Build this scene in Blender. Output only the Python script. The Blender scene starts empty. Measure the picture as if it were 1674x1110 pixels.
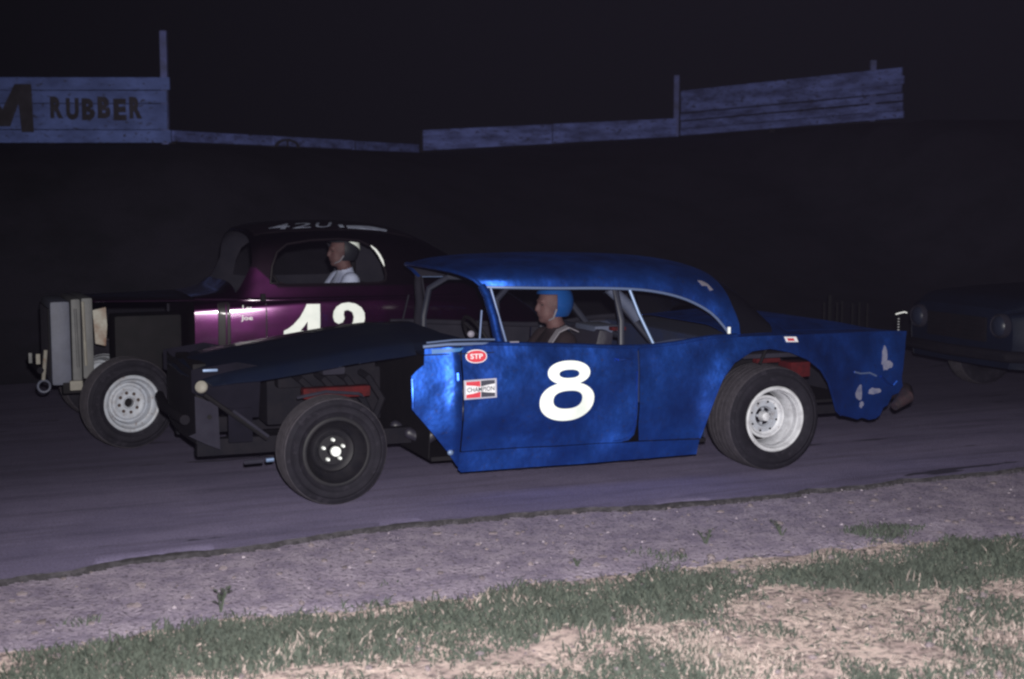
import bpy, bmesh, math, random
import numpy as np
from mathutils import Vector, Matrix, noise
from mathutils.geometry import delaunay_2d_cdt
random.seed(8); rng = np.random.default_rng(42)
sc = bpy.context.scene
COL = sc.collection
R = math.radians

# ------------------------------------------------------------------ camera, night sky, flash, exposure
cam_d = bpy.data.cameras.new('camera'); cam = bpy.data.objects.new('camera', cam_d); COL.objects.link(cam)
cam_d.sensor_width = 36; cam_d.lens = 2280 / 1674 * 36; cam_d.clip_end = 2000; cam_d.clip_start = 0.05
cam.location = (0, 0, 1.78); cam.rotation_euler = (R(90 - 5.785), 0, 0)
cam_d.dof.use_dof = True; cam_d.dof.focus_distance = 8.6; cam_d.dof.aperture_fstop = 2.6
sc.camera = cam
world = bpy.data.worlds.new('World'); sc.world = world; world.use_nodes = True
bg = world.node_tree.nodes['Background']
bg.inputs['Color'].default_value = (0.75, 0.72, 1.0, 1); bg.inputs['Strength'].default_value = 0.0035
fl_d = bpy.data.lights.new('camera_flash', 'SPOT'); fl = bpy.data.objects.new('camera_flash', fl_d); COL.objects.link(fl)
fl_d.energy = 5000; fl_d.color = (1.0, 0.965, 0.93); fl_d.shadow_soft_size = 0.03
fl_d.spot_size = R(84); fl_d.spot_blend = 1.0
fl.location = (0.05, 0.02, 1.93); fl.rotation_euler = (R(90 - 13.0), 0, R(-3))
sc.view_settings.view_transform = 'Standard'; sc.view_settings.look = 'None'
sc.view_settings.exposure = 0; sc.view_settings.gamma = 1; sc.view_settings.use_curve_mapping = False
sc.cycles.filter_width = 2.4

# ------------------------------------------------------------------ helpers
def mat(name, col, rough=0.6, metal=0.0, coat=0.0, col2=None, scale=6.0, detail=5.0, lo=0.35, hi=0.7,
        bump=0.0, bscale=40.0, stretch=(1, 1, 1), spec=0.5, speck=None, sscale=60, slo=0.66, rvar=0.0, rotz=0.0, coat_rough=0.12, bdetail=4.0):
    m = bpy.data.materials.new(name); m.use_nodes = True
    nt = m.node_tree; N = nt.nodes; L = nt.links
    b = N['Principled BSDF']
    b.inputs['Roughness'].default_value = rough; b.inputs['Metallic'].default_value = metal
    b.inputs['Coat Weight'].default_value = coat; b.inputs['Coat Roughness'].default_value = coat_rough
    b.inputs['Specular IOR Level'].default_value = spec
    b.inputs['Base Color'].default_value = (*col, 1)
    if col2 is None and not bump and speck is None and not rvar: return m
    tc = N.new('ShaderNodeTexCoord'); mp = N.new('ShaderNodeMapping')
    mp.inputs['Scale'].default_value = stretch; mp.inputs['Rotation'].default_value = (0, 0, rotz)
    L.new(tc.outputs['Object'], mp.inputs['Vector'])
    def nz(s, d, r=0.6):
        n = N.new('ShaderNodeTexNoise'); n.inputs['Scale'].default_value = s; n.inputs['Detail'].default_value = d
        n.inputs['Roughness'].default_value = r; L.new(mp.outputs['Vector'], n.inputs['Vector']); return n
    def ramp(src, a, c):
        r = N.new('ShaderNodeMapRange'); r.inputs['From Min'].default_value = a; r.inputs['From Max'].default_value = c
        L.new(src, r.inputs['Value']); return r.outputs['Result']
    out = None
    if col2 is not None:
        mx = N.new('ShaderNodeMix'); mx.data_type = 'RGBA'
        mx.inputs['A'].default_value = (*col, 1); mx.inputs['B'].default_value = (*col2, 1)
        f = ramp(nz(scale, detail).outputs['Fac'], lo, hi); L.new(f, mx.inputs['Factor']); out = mx.outputs['Result']
        L.new(out, b.inputs['Base Color'])
        if rvar:
            ad = N.new('ShaderNodeMath'); ad.operation = 'MULTIPLY_ADD'; L.new(f, ad.inputs[0])
            ad.inputs[1].default_value = rvar; ad.inputs[2].default_value = rough; L.new(ad.outputs[0], b.inputs['Roughness'])
    if speck is not None:
        mx = N.new('ShaderNodeMix'); mx.data_type = 'RGBA'
        if out: L.new(out, mx.inputs['A'])
        else: mx.inputs['A'].default_value = (*col, 1)
        mx.inputs['B'].default_value = (*speck, 1)
        L.new(ramp(nz(sscale, 3.0).outputs['Fac'], slo, slo + 0.08), mx.inputs['Factor'])
        out = mx.outputs['Result']; L.new(out, b.inputs['Base Color'])
    if bump:
        bp = N.new('ShaderNodeBump'); bp.inputs['Strength'].default_value = 1.0; bp.inputs['Distance'].default_value = bump
        L.new(nz(bscale, bdetail).outputs['Fac'], bp.inputs['Height']); L.new(bp.outputs['Normal'], b.inputs['Normal'])
    return m

def link(name, verts, faces, m, parent=None, smooth=True, angle=38, loc=None, rot=None):
    me = bpy.data.meshes.new(name)
    me.from_pydata([tuple(v) for v in verts], [], [tuple(f) for f in faces])
    me.update()
    if smooth:
        me.polygons.foreach_set('use_smooth', [True] * len(me.polygons)); me.set_sharp_from_angle(angle=R(angle))
    for mm in (m if isinstance(m, (list, tuple)) else [m]): me.materials.append(mm)
    return inst(name, me, parent, loc, rot)

def inst(name, me, parent=None, loc=None, rot=None):
    o = bpy.data.objects.new(name, me); COL.objects.link(o)
    if parent is not None: o.parent = parent
    if loc is not None: o.location = loc
    if rot is not None: o.rotation_euler = rot
    return o

def thing(name, label, cat, loc=(0, 0, 0), rz=0.0, group=None):
    o = bpy.data.objects.new(name, None); COL.objects.link(o); o.empty_display_size = 0.2
    o.location = loc; o.rotation_euler = (0, 0, rz); return tag(o, label, cat, group)
def tag(o, label=None, cat=None, group=None, kind=None):
    if label: o['label'] = label
    if cat: o['category'] = cat
    if group: o['group'] = group
    if kind: o['kind'] = kind
    return o

class MB:
    def __init__(s): s.v = []; s.f = []
    def add(s, v, f):
        n = len(s.v); s.v += [tuple(p) for p in v]; s.f += [tuple(i + n for i in q) for q in f]; return s
    def box(s, a, b, bev=0.0):
        bm = bmesh.new(); bmesh.ops.create_cube(bm, size=1)
        for v in bm.verts: v.co = Vector([a[k] + (v.co[k] + 0.5) * (b[k] - a[k]) for k in range(3)])
        if bev: bmesh.ops.bevel(bm, geom=bm.edges[:], offset=bev, segments=2, affect='EDGES', profile=0.7)
        bm.verts.index_update(); s.add([v.co[:] for v in bm.verts], [[v.index for v in f.verts] for f in bm.faces]); bm.free(); return s
    def tube(s, path, r, seg=10, cap=True, closed=False):
        P = [Vector(p) for p in path]; n = len(P); rr = r if isinstance(r, (list, tuple)) else [r] * n
        V = []; F = []; up = None
        for i in range(n):
            if closed: d = P[(i + 1) % n] - P[i - 1]
            else: d = P[min(i + 1, n - 1)] - P[max(i - 1, 0)]
            d.normalize()
            if up is None: up = d.orthogonal().normalized()
            up = (up - d * up.dot(d)).normalized(); w = d.cross(up)
            for k in range(seg):
                a = 2 * math.pi * k / seg; V.append(P[i] + (up * math.cos(a) + w * math.sin(a)) * rr[i])
        for i in range(n if closed else n - 1):
            for k in range(seg):
                j = (i + 1) % n
                F.append((i * seg + k, i * seg + (k + 1) % seg, j * seg + (k + 1) % seg, j * seg + k))
        if cap and not closed: F.append(tuple(range(seg))[::-1]); F.append(tuple((n - 1) * seg + k for k in range(seg)))
        return s.add(V, F)
    def lathe(s, prof, seg=48, c=(0, 0, 0), axis='y', closed=False):
        V = []; F = []; n = len(prof)
        for (r, a) in prof:
            for k in range(seg):
                t = 2 * math.pi * k / seg; p = (r * math.cos(t), r * math.sin(t))
                q = {'y': (p[0], a, p[1]), 'x': (a, p[0], p[1]), 'z': (p[0], p[1], a)}[axis]
                V.append((q[0] + c[0], q[1] + c[1], q[2] + c[2]))
        for i in range(n if closed else n - 1):
            for k in range(seg):
                j = (i + 1) % n
                F.append((i * seg + k, i * seg + (k + 1) % seg, j * seg + (k + 1) % seg, j * seg + k))
        return s.add(V, F)
    def ball(s, c, r, seg=16, ring=10, M=None):
        rr = r if isinstance(r, (list, tuple)) else (r, r, r)
        V = []; F = []
        for i in range(ring + 1):
            ph = math.pi * i / ring
            for k in range(seg):
                t = 2 * math.pi * k / seg
                p = Vector((rr[0] * math.sin(ph) * math.cos(t), rr[1] * math.sin(ph) * math.sin(t), rr[2] * math.cos(ph)))
                if M: p = M @ p
                V.append(p + Vector(c))
        for i in range(ring):
            for k in range(seg):
                F.append((i * seg + k, i * seg + (k + 1) % seg, (i + 1) * seg + (k + 1) % seg, (i + 1) * seg + k))
        return s.add(V, F)
    def build(s, name, m, parent=None, **k): return link(name, s.v, s.f, m, parent, **k)

def inpoly(p, poly):
    x, y = p; c = False; n = len(poly); j = n - 1
    for i in range(n):
        xi, yi = poly[i]; xj, yj = poly[j]
        if (yi > y) != (yj > y) and x < (xj - xi) * (y - yi) / (yj - yi) + xi: c = not c
        j = i
    return c
def resample(poly, sp):
    out = []
    for i in range(len(poly)):
        a = Vector(poly[i]); b = Vector(poly[(i + 1) % len(poly)]); n = max(1, int(round((b - a).length / sp)))
        out += [tuple(a.lerp(b, k / n)) for k in range(n)]
    return out
def region(outers, holes=(), sp=0.05):
    V = []; E = []
    rs = [resample(p, sp) for p in list(outers) + list(holes)]
    for p in rs:
        n = len(V); V += p; E += [(n + i, n + (i + 1) % len(p)) for i in range(len(p))]
    O = rs[:len(outers)]; Hs = rs[len(outers):]
    def inside(p): return any(inpoly(p, o) for o in O) and not any(inpoly(p, h) for h in Hs)
    B = np.array(V); mn = B.min(0); mx = B.max(0); r = 0
    y = mn[1] + sp * 0.5; G = []
    while y < mx[1]:
        x = mn[0] + sp * (0.5 if r % 2 else 0.25)
        while x < mx[0]:
            if ((B - (x, y)) ** 2).sum(1).min() > (0.55 * sp) ** 2 and inside((x, y)): G.append((x, y))
            x += sp
        y += sp * 0.9; r += 1
    res = delaunay_2d_cdt([Vector(v) for v in V + G], E, [], 0, 1e-6)
    nv, nf = res[0], res[2]
    F = [tuple(f) for f in nf if inside(tuple(sum((nv[i] for i in f), Vector((0, 0))) / len(f)))]
    used = sorted({i for f in F for i in f}); mpp = {o: k for k, o in enumerate(used)}
    return [tuple(nv[i]) for i in used], [tuple(mpp[i] for i in f) for f in F]

def shell(v3, F, th, ref):
    bm = bmesh.new(); bv = [bm.verts.new(v) for v in v3]
    for f in F:
        try: bm.faces.new([bv[i] for i in f])
        except ValueError: pass
    bm.normal_update(); s = 0.0; rf = Vector(ref)
    for f in bm.faces: s += f.normal.dot(f.calc_center_median() - rf) * f.calc_area()
    if s < 0: bmesh.ops.reverse_faces(bm, faces=bm.faces[:]); bm.normal_update()
    bm.verts.index_update()
    V = [v.co.copy() for v in bm.verts]; n = len(V)
    V2 = [v.co - v.normal * th for v in bm.verts]
    FF = [[v.index for v in f.verts] for f in bm.faces]
    F2 = [[i + n for i in reversed(f)] for f in FF]; F3 = []
    for e in bm.edges:
        if len(e.link_faces) == 1:
            f = e.link_faces[0]; vs = [v.index for v in f.verts]
            a, b = e.verts[0].index, e.verts[1].index
            if vs[(vs.index(a) + 1) % len(vs)] != b: a, b = b, a
            F3.append((b, a, a + n, b + n))
    bm.free()
    return [tuple(v) for v in V + V2], FF + F3 + F2
def panel(name, outers, surf, m, parent, holes=(), sp=0.05, th=0.006, ref=(1.8, 0, 0.6), mirror=False, full=False, loc=None):
    """thin sheet cut in (a,b) and laid on surf(a,b); mirror adds its twin; full makes one mesh of both halves"""
    if not isinstance(outers[0][0], (tuple, list)): outers = [outers]
    v2, F = region(outers, holes, sp)
    v3 = [surf(*p) for p in v2]
    if full:
        n = len(v3); mp = []; ex = []
        for i, p in enumerate(v3):
            if abs(p[1]) < 1e-4: mp.append(i)
            else: mp.append(n + len(ex)); ex.append((p[0], -p[1], p[2]))
        F = F + [tuple(mp[i] for i in reversed(f)) for f in F]; v3 = v3 + ex
    V, FF = shell(v3, F, th, ref)
    inn = m in (M['blue'], M['maroon'], M['blue_shaded'])
    mi = [0] * (len(FF) - len(F)) + [1] * len(F) if inn else None
    mm = [m, M['inside']] if inn else m
    o = link(name, V, FF, mm, parent, loc=loc)
    if inn: o.data.polygons.foreach_set('material_index', mi)
    if mirror:
        o2 = link(name, [(x, -y, z) for x, y, z in V], [tuple(reversed(f)) for f in FF], mm, parent, loc=loc)
        if inn: o2.data.polygons.foreach_set('material_index', mi)
        return o, o2
    return o

def interp(tab, x):
    if x <= tab[0][0]: return tab[0][1]
    for i in range(len(tab) - 1):
        a, b = tab[i], tab[i + 1]
        if x <= b[0]:
            p0 = tab[i - 1] if i else a; p3 = tab[i + 2] if i + 2 < len(tab) else b
            h = b[0] - a[0]; t = (x - a[0]) / h
            m1 = (b[1] - p0[1]) / max(1e-6, b[0] - p0[0]) * h; m2 = (p3[1] - a[1]) / max(1e-6, p3[0] - a[0]) * h
            t2 = t * t; t3 = t2 * t
            return (2 * t3 - 3 * t2 + 1) * a[1] + (t3 - 2 * t2 + t) * m1 + (-2 * t3 + 3 * t2) * b[1] + (t3 - t2) * m2
    return tab[-1][1]
def lin(tab, x): return float(np.interp(x, [t[0] for t in tab], [t[1] for t in tab]))
def sstep(t): t = min(1, max(0, t)); return t * t * (3 - 2 * t)
def ell(cx, cy, a, b, n=2.0, k=40):
    o = []
    for i in range(k):
        t = 2 * math.pi * i / k; c, s = math.cos(t), math.sin(t)
        o.append((cx + a * math.copysign(abs(c) ** (2 / n), c), cy + b * math.copysign(abs(s) ** (2 / n), s)))
    return o
_txt = {}
def text2d(s, bold=0.0):
    """flat triangulated lettering in the unit box"""
    if (s, bold) in _txt: return _txt[(s, bold)]
    cu = bpy.data.curves.new('lettering', 'FONT'); cu.body = s; cu.dimensions = '2D'; cu.fill_mode = 'BOTH'; cu.offset = bold; cu.resolution_u = 4
    o = bpy.data.objects.new('lettering', cu); COL.objects.link(o); bpy.context.view_layer.update()
    ev = o.evaluated_get(bpy.context.evaluated_depsgraph_get()); me = ev.to_mesh()
    v = np.array([p.co[:2] for p in me.vertices]); f = [tuple(p.vertices) for p in me.polygons]
    ev.to_mesh_clear(); bpy.data.objects.remove(o); bpy.data.curves.remove(cu)
    mn = v.min(0); mx = v.max(0); v = (v - mn) / (mx - mn); _txt[(s, bold)] = (v, f); return v, f
def lettering(name, s, m, parent, place, bold=0.0):
    v, f = text2d(s, bold); return link(name, [place(*p) for p in v], f, m, parent, smooth=False)

# ------------------------------------------------------------------ materials
M = {}
def blue_paint():
    m = bpy.data.materials.new('blue_paint'); m.use_nodes = True; nt = m.node_tree; N = nt.nodes; L = nt.links; b = N['Principled BSDF']
    tc = N.new('ShaderNodeTexCoord')
    def nz(s, d, r=0.6, st=(1, 1, 1)):
        mp = N.new('ShaderNodeMapping'); mp.inputs['Scale'].default_value = st; L.new(tc.outputs['Object'], mp.inputs['Vector'])
        n = N.new('ShaderNodeTexNoise'); n.inputs['Scale'].default_value = s; n.inputs['Detail'].default_value = d; n.inputs['Roughness'].default_value = r
        L.new(mp.outputs['Vector'], n.inputs['Vector']); return n.outputs['Fac']
    def rg(v, a, c, o0=0.0, o1=1.0):
        r = N.new('ShaderNodeMapRange'); L.new(v, r.inputs['Value'])
        for k, q in zip(('From Min', 'From Max', 'To Min', 'To Max'), (a, c, o0, o1)): r.inputs[k].default_value = q
        return r.outputs['Result']
    def mix(f, A, B):
        x = N.new('ShaderNodeMix'); x.data_type = 'RGBA'; L.new(f, x.inputs['Factor'])
        for k, q in (('A', A), ('B', B)):
            if isinstance(q, tuple): x.inputs[k].default_value = (*q, 1)
            else: L.new(q, x.inputs[k])
        return x.outputs['Result']
    c = mix(rg(nz(2.0, 4), .36, .64), (.012, .078, .42), (.009, .050, .29))
    c = mix(rg(nz(9, 6, .7), .50, .76, 0, .40), c, (.010, .030, .15))
    c = mix(rg(nz(38, 4, .7), .60, .70, 0, .7), c, (.035, .045, .12))
    c = mix(rg(nz(14, 5, .75, (.5, 1, 5)), .68, .73, 0, .6), c, (.09, .12, .22))
    c = mix(rg(nz(130, 2), .70, .74, 0, .9), c, (.10, .085, .09))
    L.new(c, b.inputs['Base Color']); b.inputs['Metallic'].default_value = .86
    L.new(rg(nz(5, 5, .7), .35, .7, .33, .52), b.inputs['Roughness']); b.inputs['Coat Weight'].default_value = .08; b.inputs['Coat Roughness'].default_value = .3
    h = N.new('ShaderNodeMath'); h.operation = 'MULTIPLY_ADD'; L.new(nz(11, 2), h.inputs[0]); h.inputs[1].default_value = .16; L.new(nz(3.0, 1.2), h.inputs[2])
    bp = N.new('ShaderNodeBump'); bp.inputs['Distance'].default_value = .027; L.new(h.outputs[0], bp.inputs['Height']); L.new(bp.outputs['Normal'], b.inputs['Normal'])
    return m
M['blue'] = blue_paint()
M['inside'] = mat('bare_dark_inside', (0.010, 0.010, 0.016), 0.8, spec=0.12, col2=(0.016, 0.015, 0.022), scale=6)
M['blue_in'] = mat('blue_inner_paint', (0.008, 0.016, 0.055), 0.7, col2=(0.012, 0.016, 0.035), scale=5)
M['blue_shaded'] = mat('shaded_blue_bonnet', (0.003, 0.006, 0.018), 0.45, spec=0.25, coat=0.03, col2=(0.005, 0.008, 0.018), scale=5, bump=0.003, bscale=6)  # near-black blue: grazing light on bonnet and cowl put into the colour
M['maroon'] = mat('maroon_paint', (0.036, 0.0025, 0.034), 0.33, metal=0.92, coat=1.0, col2=(0.022, 0.002, 0.020), scale=4, bump=0.004, bscale=4, bdetail=1.0, coat_rough=0.125)
M['maroon'].node_tree.nodes['Principled BSDF'].inputs['Coat IOR'].default_value = 1.75
M['dark_maroon'] = mat('dark_maroon_paint', (0.004, 0.002, 0.004), 0.45, spec=0.2, coat=0.05, col2=(0.004, 0.002, 0.004), scale=4)
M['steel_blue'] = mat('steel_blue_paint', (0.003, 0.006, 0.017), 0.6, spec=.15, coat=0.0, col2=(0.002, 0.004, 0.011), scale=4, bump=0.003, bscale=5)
M['white'] = mat('white_number_paint', (0.80, 0.84, 0.80), 0.5, col2=(0.68, 0.74, 0.70), scale=9)
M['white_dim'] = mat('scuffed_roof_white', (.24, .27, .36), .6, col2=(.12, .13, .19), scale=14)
M['rim_white'] = mat('white_rim_paint', (0.50, 0.51, 0.55), 0.5, col2=(0.30, 0.30, 0.33), scale=16, lo=0.42, hi=0.75, speck=(0.16, 0.13, 0.12), sscale=45, slo=0.64)
M['rim_cream'] = mat('grey_white_rim', (0.30, 0.32, 0.37), 0.55, col2=(0.20, 0.19, 0.20), scale=20, lo=0.45, hi=0.8, speck=(0.12, 0.08, 0.07), sscale=38, slo=0.63)
M['rim_black'] = mat('black_rim_paint', (0.005, 0.005, 0.008), 0.6, spec=0.25, col2=(0.011, 0.010, 0.013), scale=14)
M['rubber'] = mat('tyre_rubber', (0.007, 0.0065, 0.010), 0.8, col2=(0.013, 0.012, 0.018), scale=9, bump=0.002, bscale=160, spec=0.15, speck=(0.016, 0.0145, 0.021), sscale=24, slo=0.58)
M['tread'] = mat('dusty_tread', (0.030, 0.027, 0.034), 0.9, col2=(0.050, 0.045, 0.055), scale=26, bump=0.006, bscale=90, spec=0.2)
M['chrome'] = mat('bright_metal', (0.8, 0.82, 0.85), 0.3, metal=0.6)
M['hub_white'] = mat('bright_hub_cap', (0.88, 0.92, 0.90), 0.4, metal=0.1)
M['grey'] = mat('grey_sheet_metal', (0.020, 0.0195, 0.030), 0.85, spec=0.1, col2=(0.013, 0.012, 0.020), scale=7, bump=0.002, bscale=30)
M['grey_dark'] = mat('dull_dark_metal', (0.005, 0.005, 0.008), 0.8, spec=0.08, col2=(0.009, 0.008, 0.011), scale=8, bump=0.003, bscale=30)
M['black'] = mat('black_metal', (0.004, 0.004, 0.005), 0.7, spec=0.12, col2=(0.007, 0.006, 0.008), scale=8)
M['red'] = mat('red_frame_paint', (0.060, 0.005, 0.006), 0.8, spec=0.1, col2=(0.022, 0.004, 0.005), scale=14)
M['tan'] = mat('aged_cream_paint', (0.20, 0.19, 0.165), 0.7, col2=(0.12, 0.11, 0.10), scale=9, speck=(0.14, 0.08, 0.05), sscale=14, slo=0.6)
M['rust'] = mat('rusty_cream_plate', (0.27, 0.26, 0.23), 0.7, col2=(0.13, 0.07, 0.045), scale=6, lo=0.42, hi=0.62)
M['rad'] = mat('dull_blue_grey_sheet', (0.062, 0.068, 0.105), 0.6, col2=(0.042, 0.046, 0.072), scale=8, bump=0.002, bscale=24)
M['rad2'] = mat('dull_olive_grey_sheet', (0.078, 0.078, 0.082), 0.6, col2=(0.05, 0.052, 0.058), scale=8, bump=0.002, bscale=24)
M['skin'] = mat('skin', (0.072, 0.035, 0.036), 0.7, spec=0.3, col2=(0.046, 0.023, 0.025), scale=14)
M['eye'] = mat('eye', (.04, .03, .03), .4)
M['shirt'] = mat('white_cotton', (0.30, 0.33, 0.45), 0.9, col2=(0.19, 0.21, 0.33), scale=7, bump=0.012, bscale=13)
M['jacket'] = mat('dark_jacket', (0.011, 0.007, 0.009), 0.9, spec=0.15, col2=(0.016, 0.011, 0.013), scale=9, bump=0.01, bscale=15)
M['helmet_blue'] = mat('blue_helmet', (0.010, 0.075, 0.30), 0.3, metal=0.5, coat=0.4)
M['helmet_dark'] = mat('dark_helmet', (0.012, 0.013, 0.018), 0.35, coat=0.2)
M['strap'] = mat('grey_webbing', (0.14, 0.13, 0.155), 0.9, bump=0.002, bscale=220)
M['seat'] = mat('dark_seat_vinyl', (0.014, 0.013, 0.022), 0.5, bump=0.004, bscale=12)
M['pad'] = mat('blue_grey_padding', (0.045, 0.055, 0.095), 0.75, bump=0.004, bscale=22)
M['decal_red'] = mat('decal_red', (0.52, 0.03, 0.05), 0.5, col2=(0.42, 0.03, 0.05), scale=30)
M['decal_black'] = mat('decal_black', (0.035, 0.035, 0.055), 0.5)
M['decal_white'] = mat('decal_white', (0.66, 0.66, 0.70), 0.5, col2=(0.54, 0.54, 0.58), scale=40)
M['decal_grey'] = mat('decal_grey', (0.33, 0.33, 0.40), 0.5)
M['primer'] = mat('grey_primer', (0.16, 0.16, 0.22), 0.8, col2=(0.08, 0.09, 0.17), scale=22)
M['board'] = mat('weathered_bluish_board', (0.145, 0.205, 0.56), 0.9, col2=(0.062, 0.085, 0.24), scale=2.2, detail=8, lo=0.36, hi=0.70, stretch=(1, 1, 2), bump=0.004, bscale=30, speck=(0.05, 0.055, 0.11), sscale=11, slo=0.60)
M['board2'] = mat('weathered_dim_board', (0.19, 0.24, 0.66), 0.9, col2=(0.060, 0.072, 0.21), scale=1.9, detail=8, lo=0.36, hi=0.66, stretch=(1, 1, 4), bump=0.004, bscale=30, speck=(0.035, 0.035, 0.075), sscale=9, slo=0.58)
M['post'] = mat('painted_post', (0.15, 0.17, 0.45), 0.8, col2=(0.09, 0.10, 0.2), scale=6)
M['old_post'] = mat('dark_timber', (0.018, 0.017, 0.024), 0.9, spec=0.12, col2=(0.026, 0.024, 0.03), scale=6)
M['ink'] = mat('faded_dark_lettering', (0.030, 0.026, 0.034), 0.9, col2=(0.055, 0.05, 0.07), scale=5, lo=0.4, hi=0.75)
M['taillight'] = mat('dull_red_lens', (0.12, 0.008, 0.01), 0.3)
M['glass'] = mat('headlamp_glass', (0.014, 0.018, 0.034), 0.35, coat=0.15)

# ------------------------------------------------------------------ ground, track, shoulder
TA = R(25); TV = np.array([math.cos(TA), math.sin(TA)]); NV = np.array([-math.sin(TA), math.cos(TA)]); P0 = np.array([0.0, 7.8])
def ad(x, y): return ((x - P0[0]) * TV[0] + (y - P0[1]) * TV[1], (x - P0[0]) * NV[0] + (y - P0[1]) * NV[1])
def xy(a, d): return (P0[0] + a * TV[0] + d * NV[0], P0[1] + a * TV[1] + d * NV[1])
WALL = [(-30, 22, 2.4), (-12, 19.3, 2.50), (-6.98, 19, 2.50), (-4.6, 19, 2.50), (-1.68, 26, 2.60), (3.27, 27.5, 2.95), (6.68, 24.2, 3.10), (11, 24, 3.1), (30, 30, 3.1)]
WAD = sorted((*ad(x, y), z) for x, y, z in WALL)
def edge(a): return float(np.interp(a, [-40, -6, -2.77, -2.1, -1.0, 0, 0.7, 1.35, 3.24, 8, 40], [-0.3, -0.27, -0.23, -0.166, -0.04, 0.0, -0.13, -0.22, -0.22, -0.24, -0.3]))
def ragged(a): return edge(a) + 0.060 * noise.noise((a * 1.7, 3.3, 0)) + 0.040 * noise.noise((a * 5.5, 9.1, 0)) + 0.016 * noise.noise((a * 21, 1.7, 0))
def grass_line(a): return float(np.interp(a, [-40, -2.9, 0, 1.2, 2.5, 40], [-1.25, -1.25, -1.34, -1.34, -1.58, -1.7])) + 0.10 * noise.noise((a * 1.3, 0, 5)) + 0.05 * noise.noise((a * 5, 0, 8))
def height(x, y):
    a, d = ad(x, y)
    dw = float(np.interp(a, [w[0] for w in WAD], [w[1] for w in WAD])); zw = float(np.interp(a, [w[0] for w in WAD], [w[2] for w in WAD]))
    h = (zw + 0.045) * sstep((d - 6.6) / max(1.0, dw - 6.6)) if d > 6.6 else 0.0
    n = 0.0
    if d > 7.5: n = 0.10 * noise.noise((x * 0.5, y * 0.5, 2)) * sstep((d - 7.5) / 3) * (1 - sstep((d - dw + 2) / 2))
    if d < -0.5: n = (0.020 * noise.noise((x * 1.6, y * 1.6, 0)) + 0.010 * noise.noise((x * 6, y * 6, 4))) * sstep((-0.5 - d) / 0.8)
    return -0.030 + h + n
def axis_pts(lo, hi, fine, step, growth=1.35, far=420):
    p = list(np.arange(lo, hi + 1e-6, fine)); s = step; x = hi
    while x < far: x += s; s *= growth; p.append(x)
    s = step; x = lo
    while x > -far: x -= s; s *= growth; p.insert(0, x)
    return p
xs = axis_pts(-4, 4.5, 0.10, 0.25, 1.22); ys = axis_pts(3.8, 8.6, 0.10, 0.22, 1.05, 34); s = 2.0; y = ys[-1]
ys = [v for v in ys if v > -34]
while y < 420: y += s; s *= 1.35; ys.append(y)
gv = [(x, y, height(x, y)) for y in ys for x in xs]; nx = len(xs)
gf = [(j * nx + i, j * nx + i + 1, (j + 1) * nx + i + 1, (j + 1) * nx + i) for j in range(len(ys) - 1) for i in range(nx - 1)]

def ground_material():
    m = bpy.data.materials.new('infield_soil_and_bank'); m.use_nodes = True; nt = m.node_tree; N = nt.nodes; L = nt.links; b = N['Principled BSDF']
    b.inputs['Roughness'].default_value = 0.95; b.inputs['Specular IOR Level'].default_value = 0.15
    tc = N.new('ShaderNodeTexCoord')
    def nz(s, d):
        n = N.new('ShaderNodeTexNoise'); n.inputs['Scale'].default_value = s; n.inputs['Detail'].default_value = d; n.inputs['Roughness'].default_value = 0.65
        L.new(tc.outputs['Object'], n.inputs['Vector']); return n.outputs['Fac']
    def rng_(v, a, c):
        r = N.new('ShaderNodeMapRange'); r.inputs['From Min'].default_value = a; r.inputs['From Max'].default_value = c; L.new(v, r.inputs['Value']); return r.outputs['Result']
    def mix(f, A, B):
        x = N.new('ShaderNodeMix'); x.data_type = 'RGBA'; L.new(f, x.inputs['Factor'])
        for k, s in (('A', A), ('B', B)):
            if isinstance(s, tuple): x.inputs[k].default_value = (*s, 1)
            else: L.new(s, x.inputs[k])
        return x.outputs['Result']
    soil = mix(rng_(nz(3.0, 6), 0.35, 0.65), (0.46, 0.35, 0.345), (0.78, 0.63, 0.58))
    soil = mix(rng_(nz(24, 5), 0.46, 0.62), soil, (0.17, 0.14, 0.145))
    soil = mix(rng_(nz(60, 3), 0.60, 0.70), soil, (0.66, 0.57, 0.51))
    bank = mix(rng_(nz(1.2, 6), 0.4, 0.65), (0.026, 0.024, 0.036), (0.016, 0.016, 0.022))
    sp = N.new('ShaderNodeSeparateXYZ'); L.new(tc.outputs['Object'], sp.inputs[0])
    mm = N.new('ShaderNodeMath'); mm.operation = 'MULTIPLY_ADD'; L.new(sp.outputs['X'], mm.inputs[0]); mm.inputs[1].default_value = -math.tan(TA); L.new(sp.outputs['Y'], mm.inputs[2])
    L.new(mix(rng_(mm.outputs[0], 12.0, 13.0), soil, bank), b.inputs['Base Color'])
    bp = N.new('ShaderNodeBump'); bp.inputs['Distance'].default_value = 0.012; L.new(nz(45, 6), bp.inputs['Height']); L.new(bp.outputs['Normal'], b.inputs['Normal'])
    return m
tag(link('ground', gv, gf, ground_material(), angle=80), kind='structure')

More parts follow.
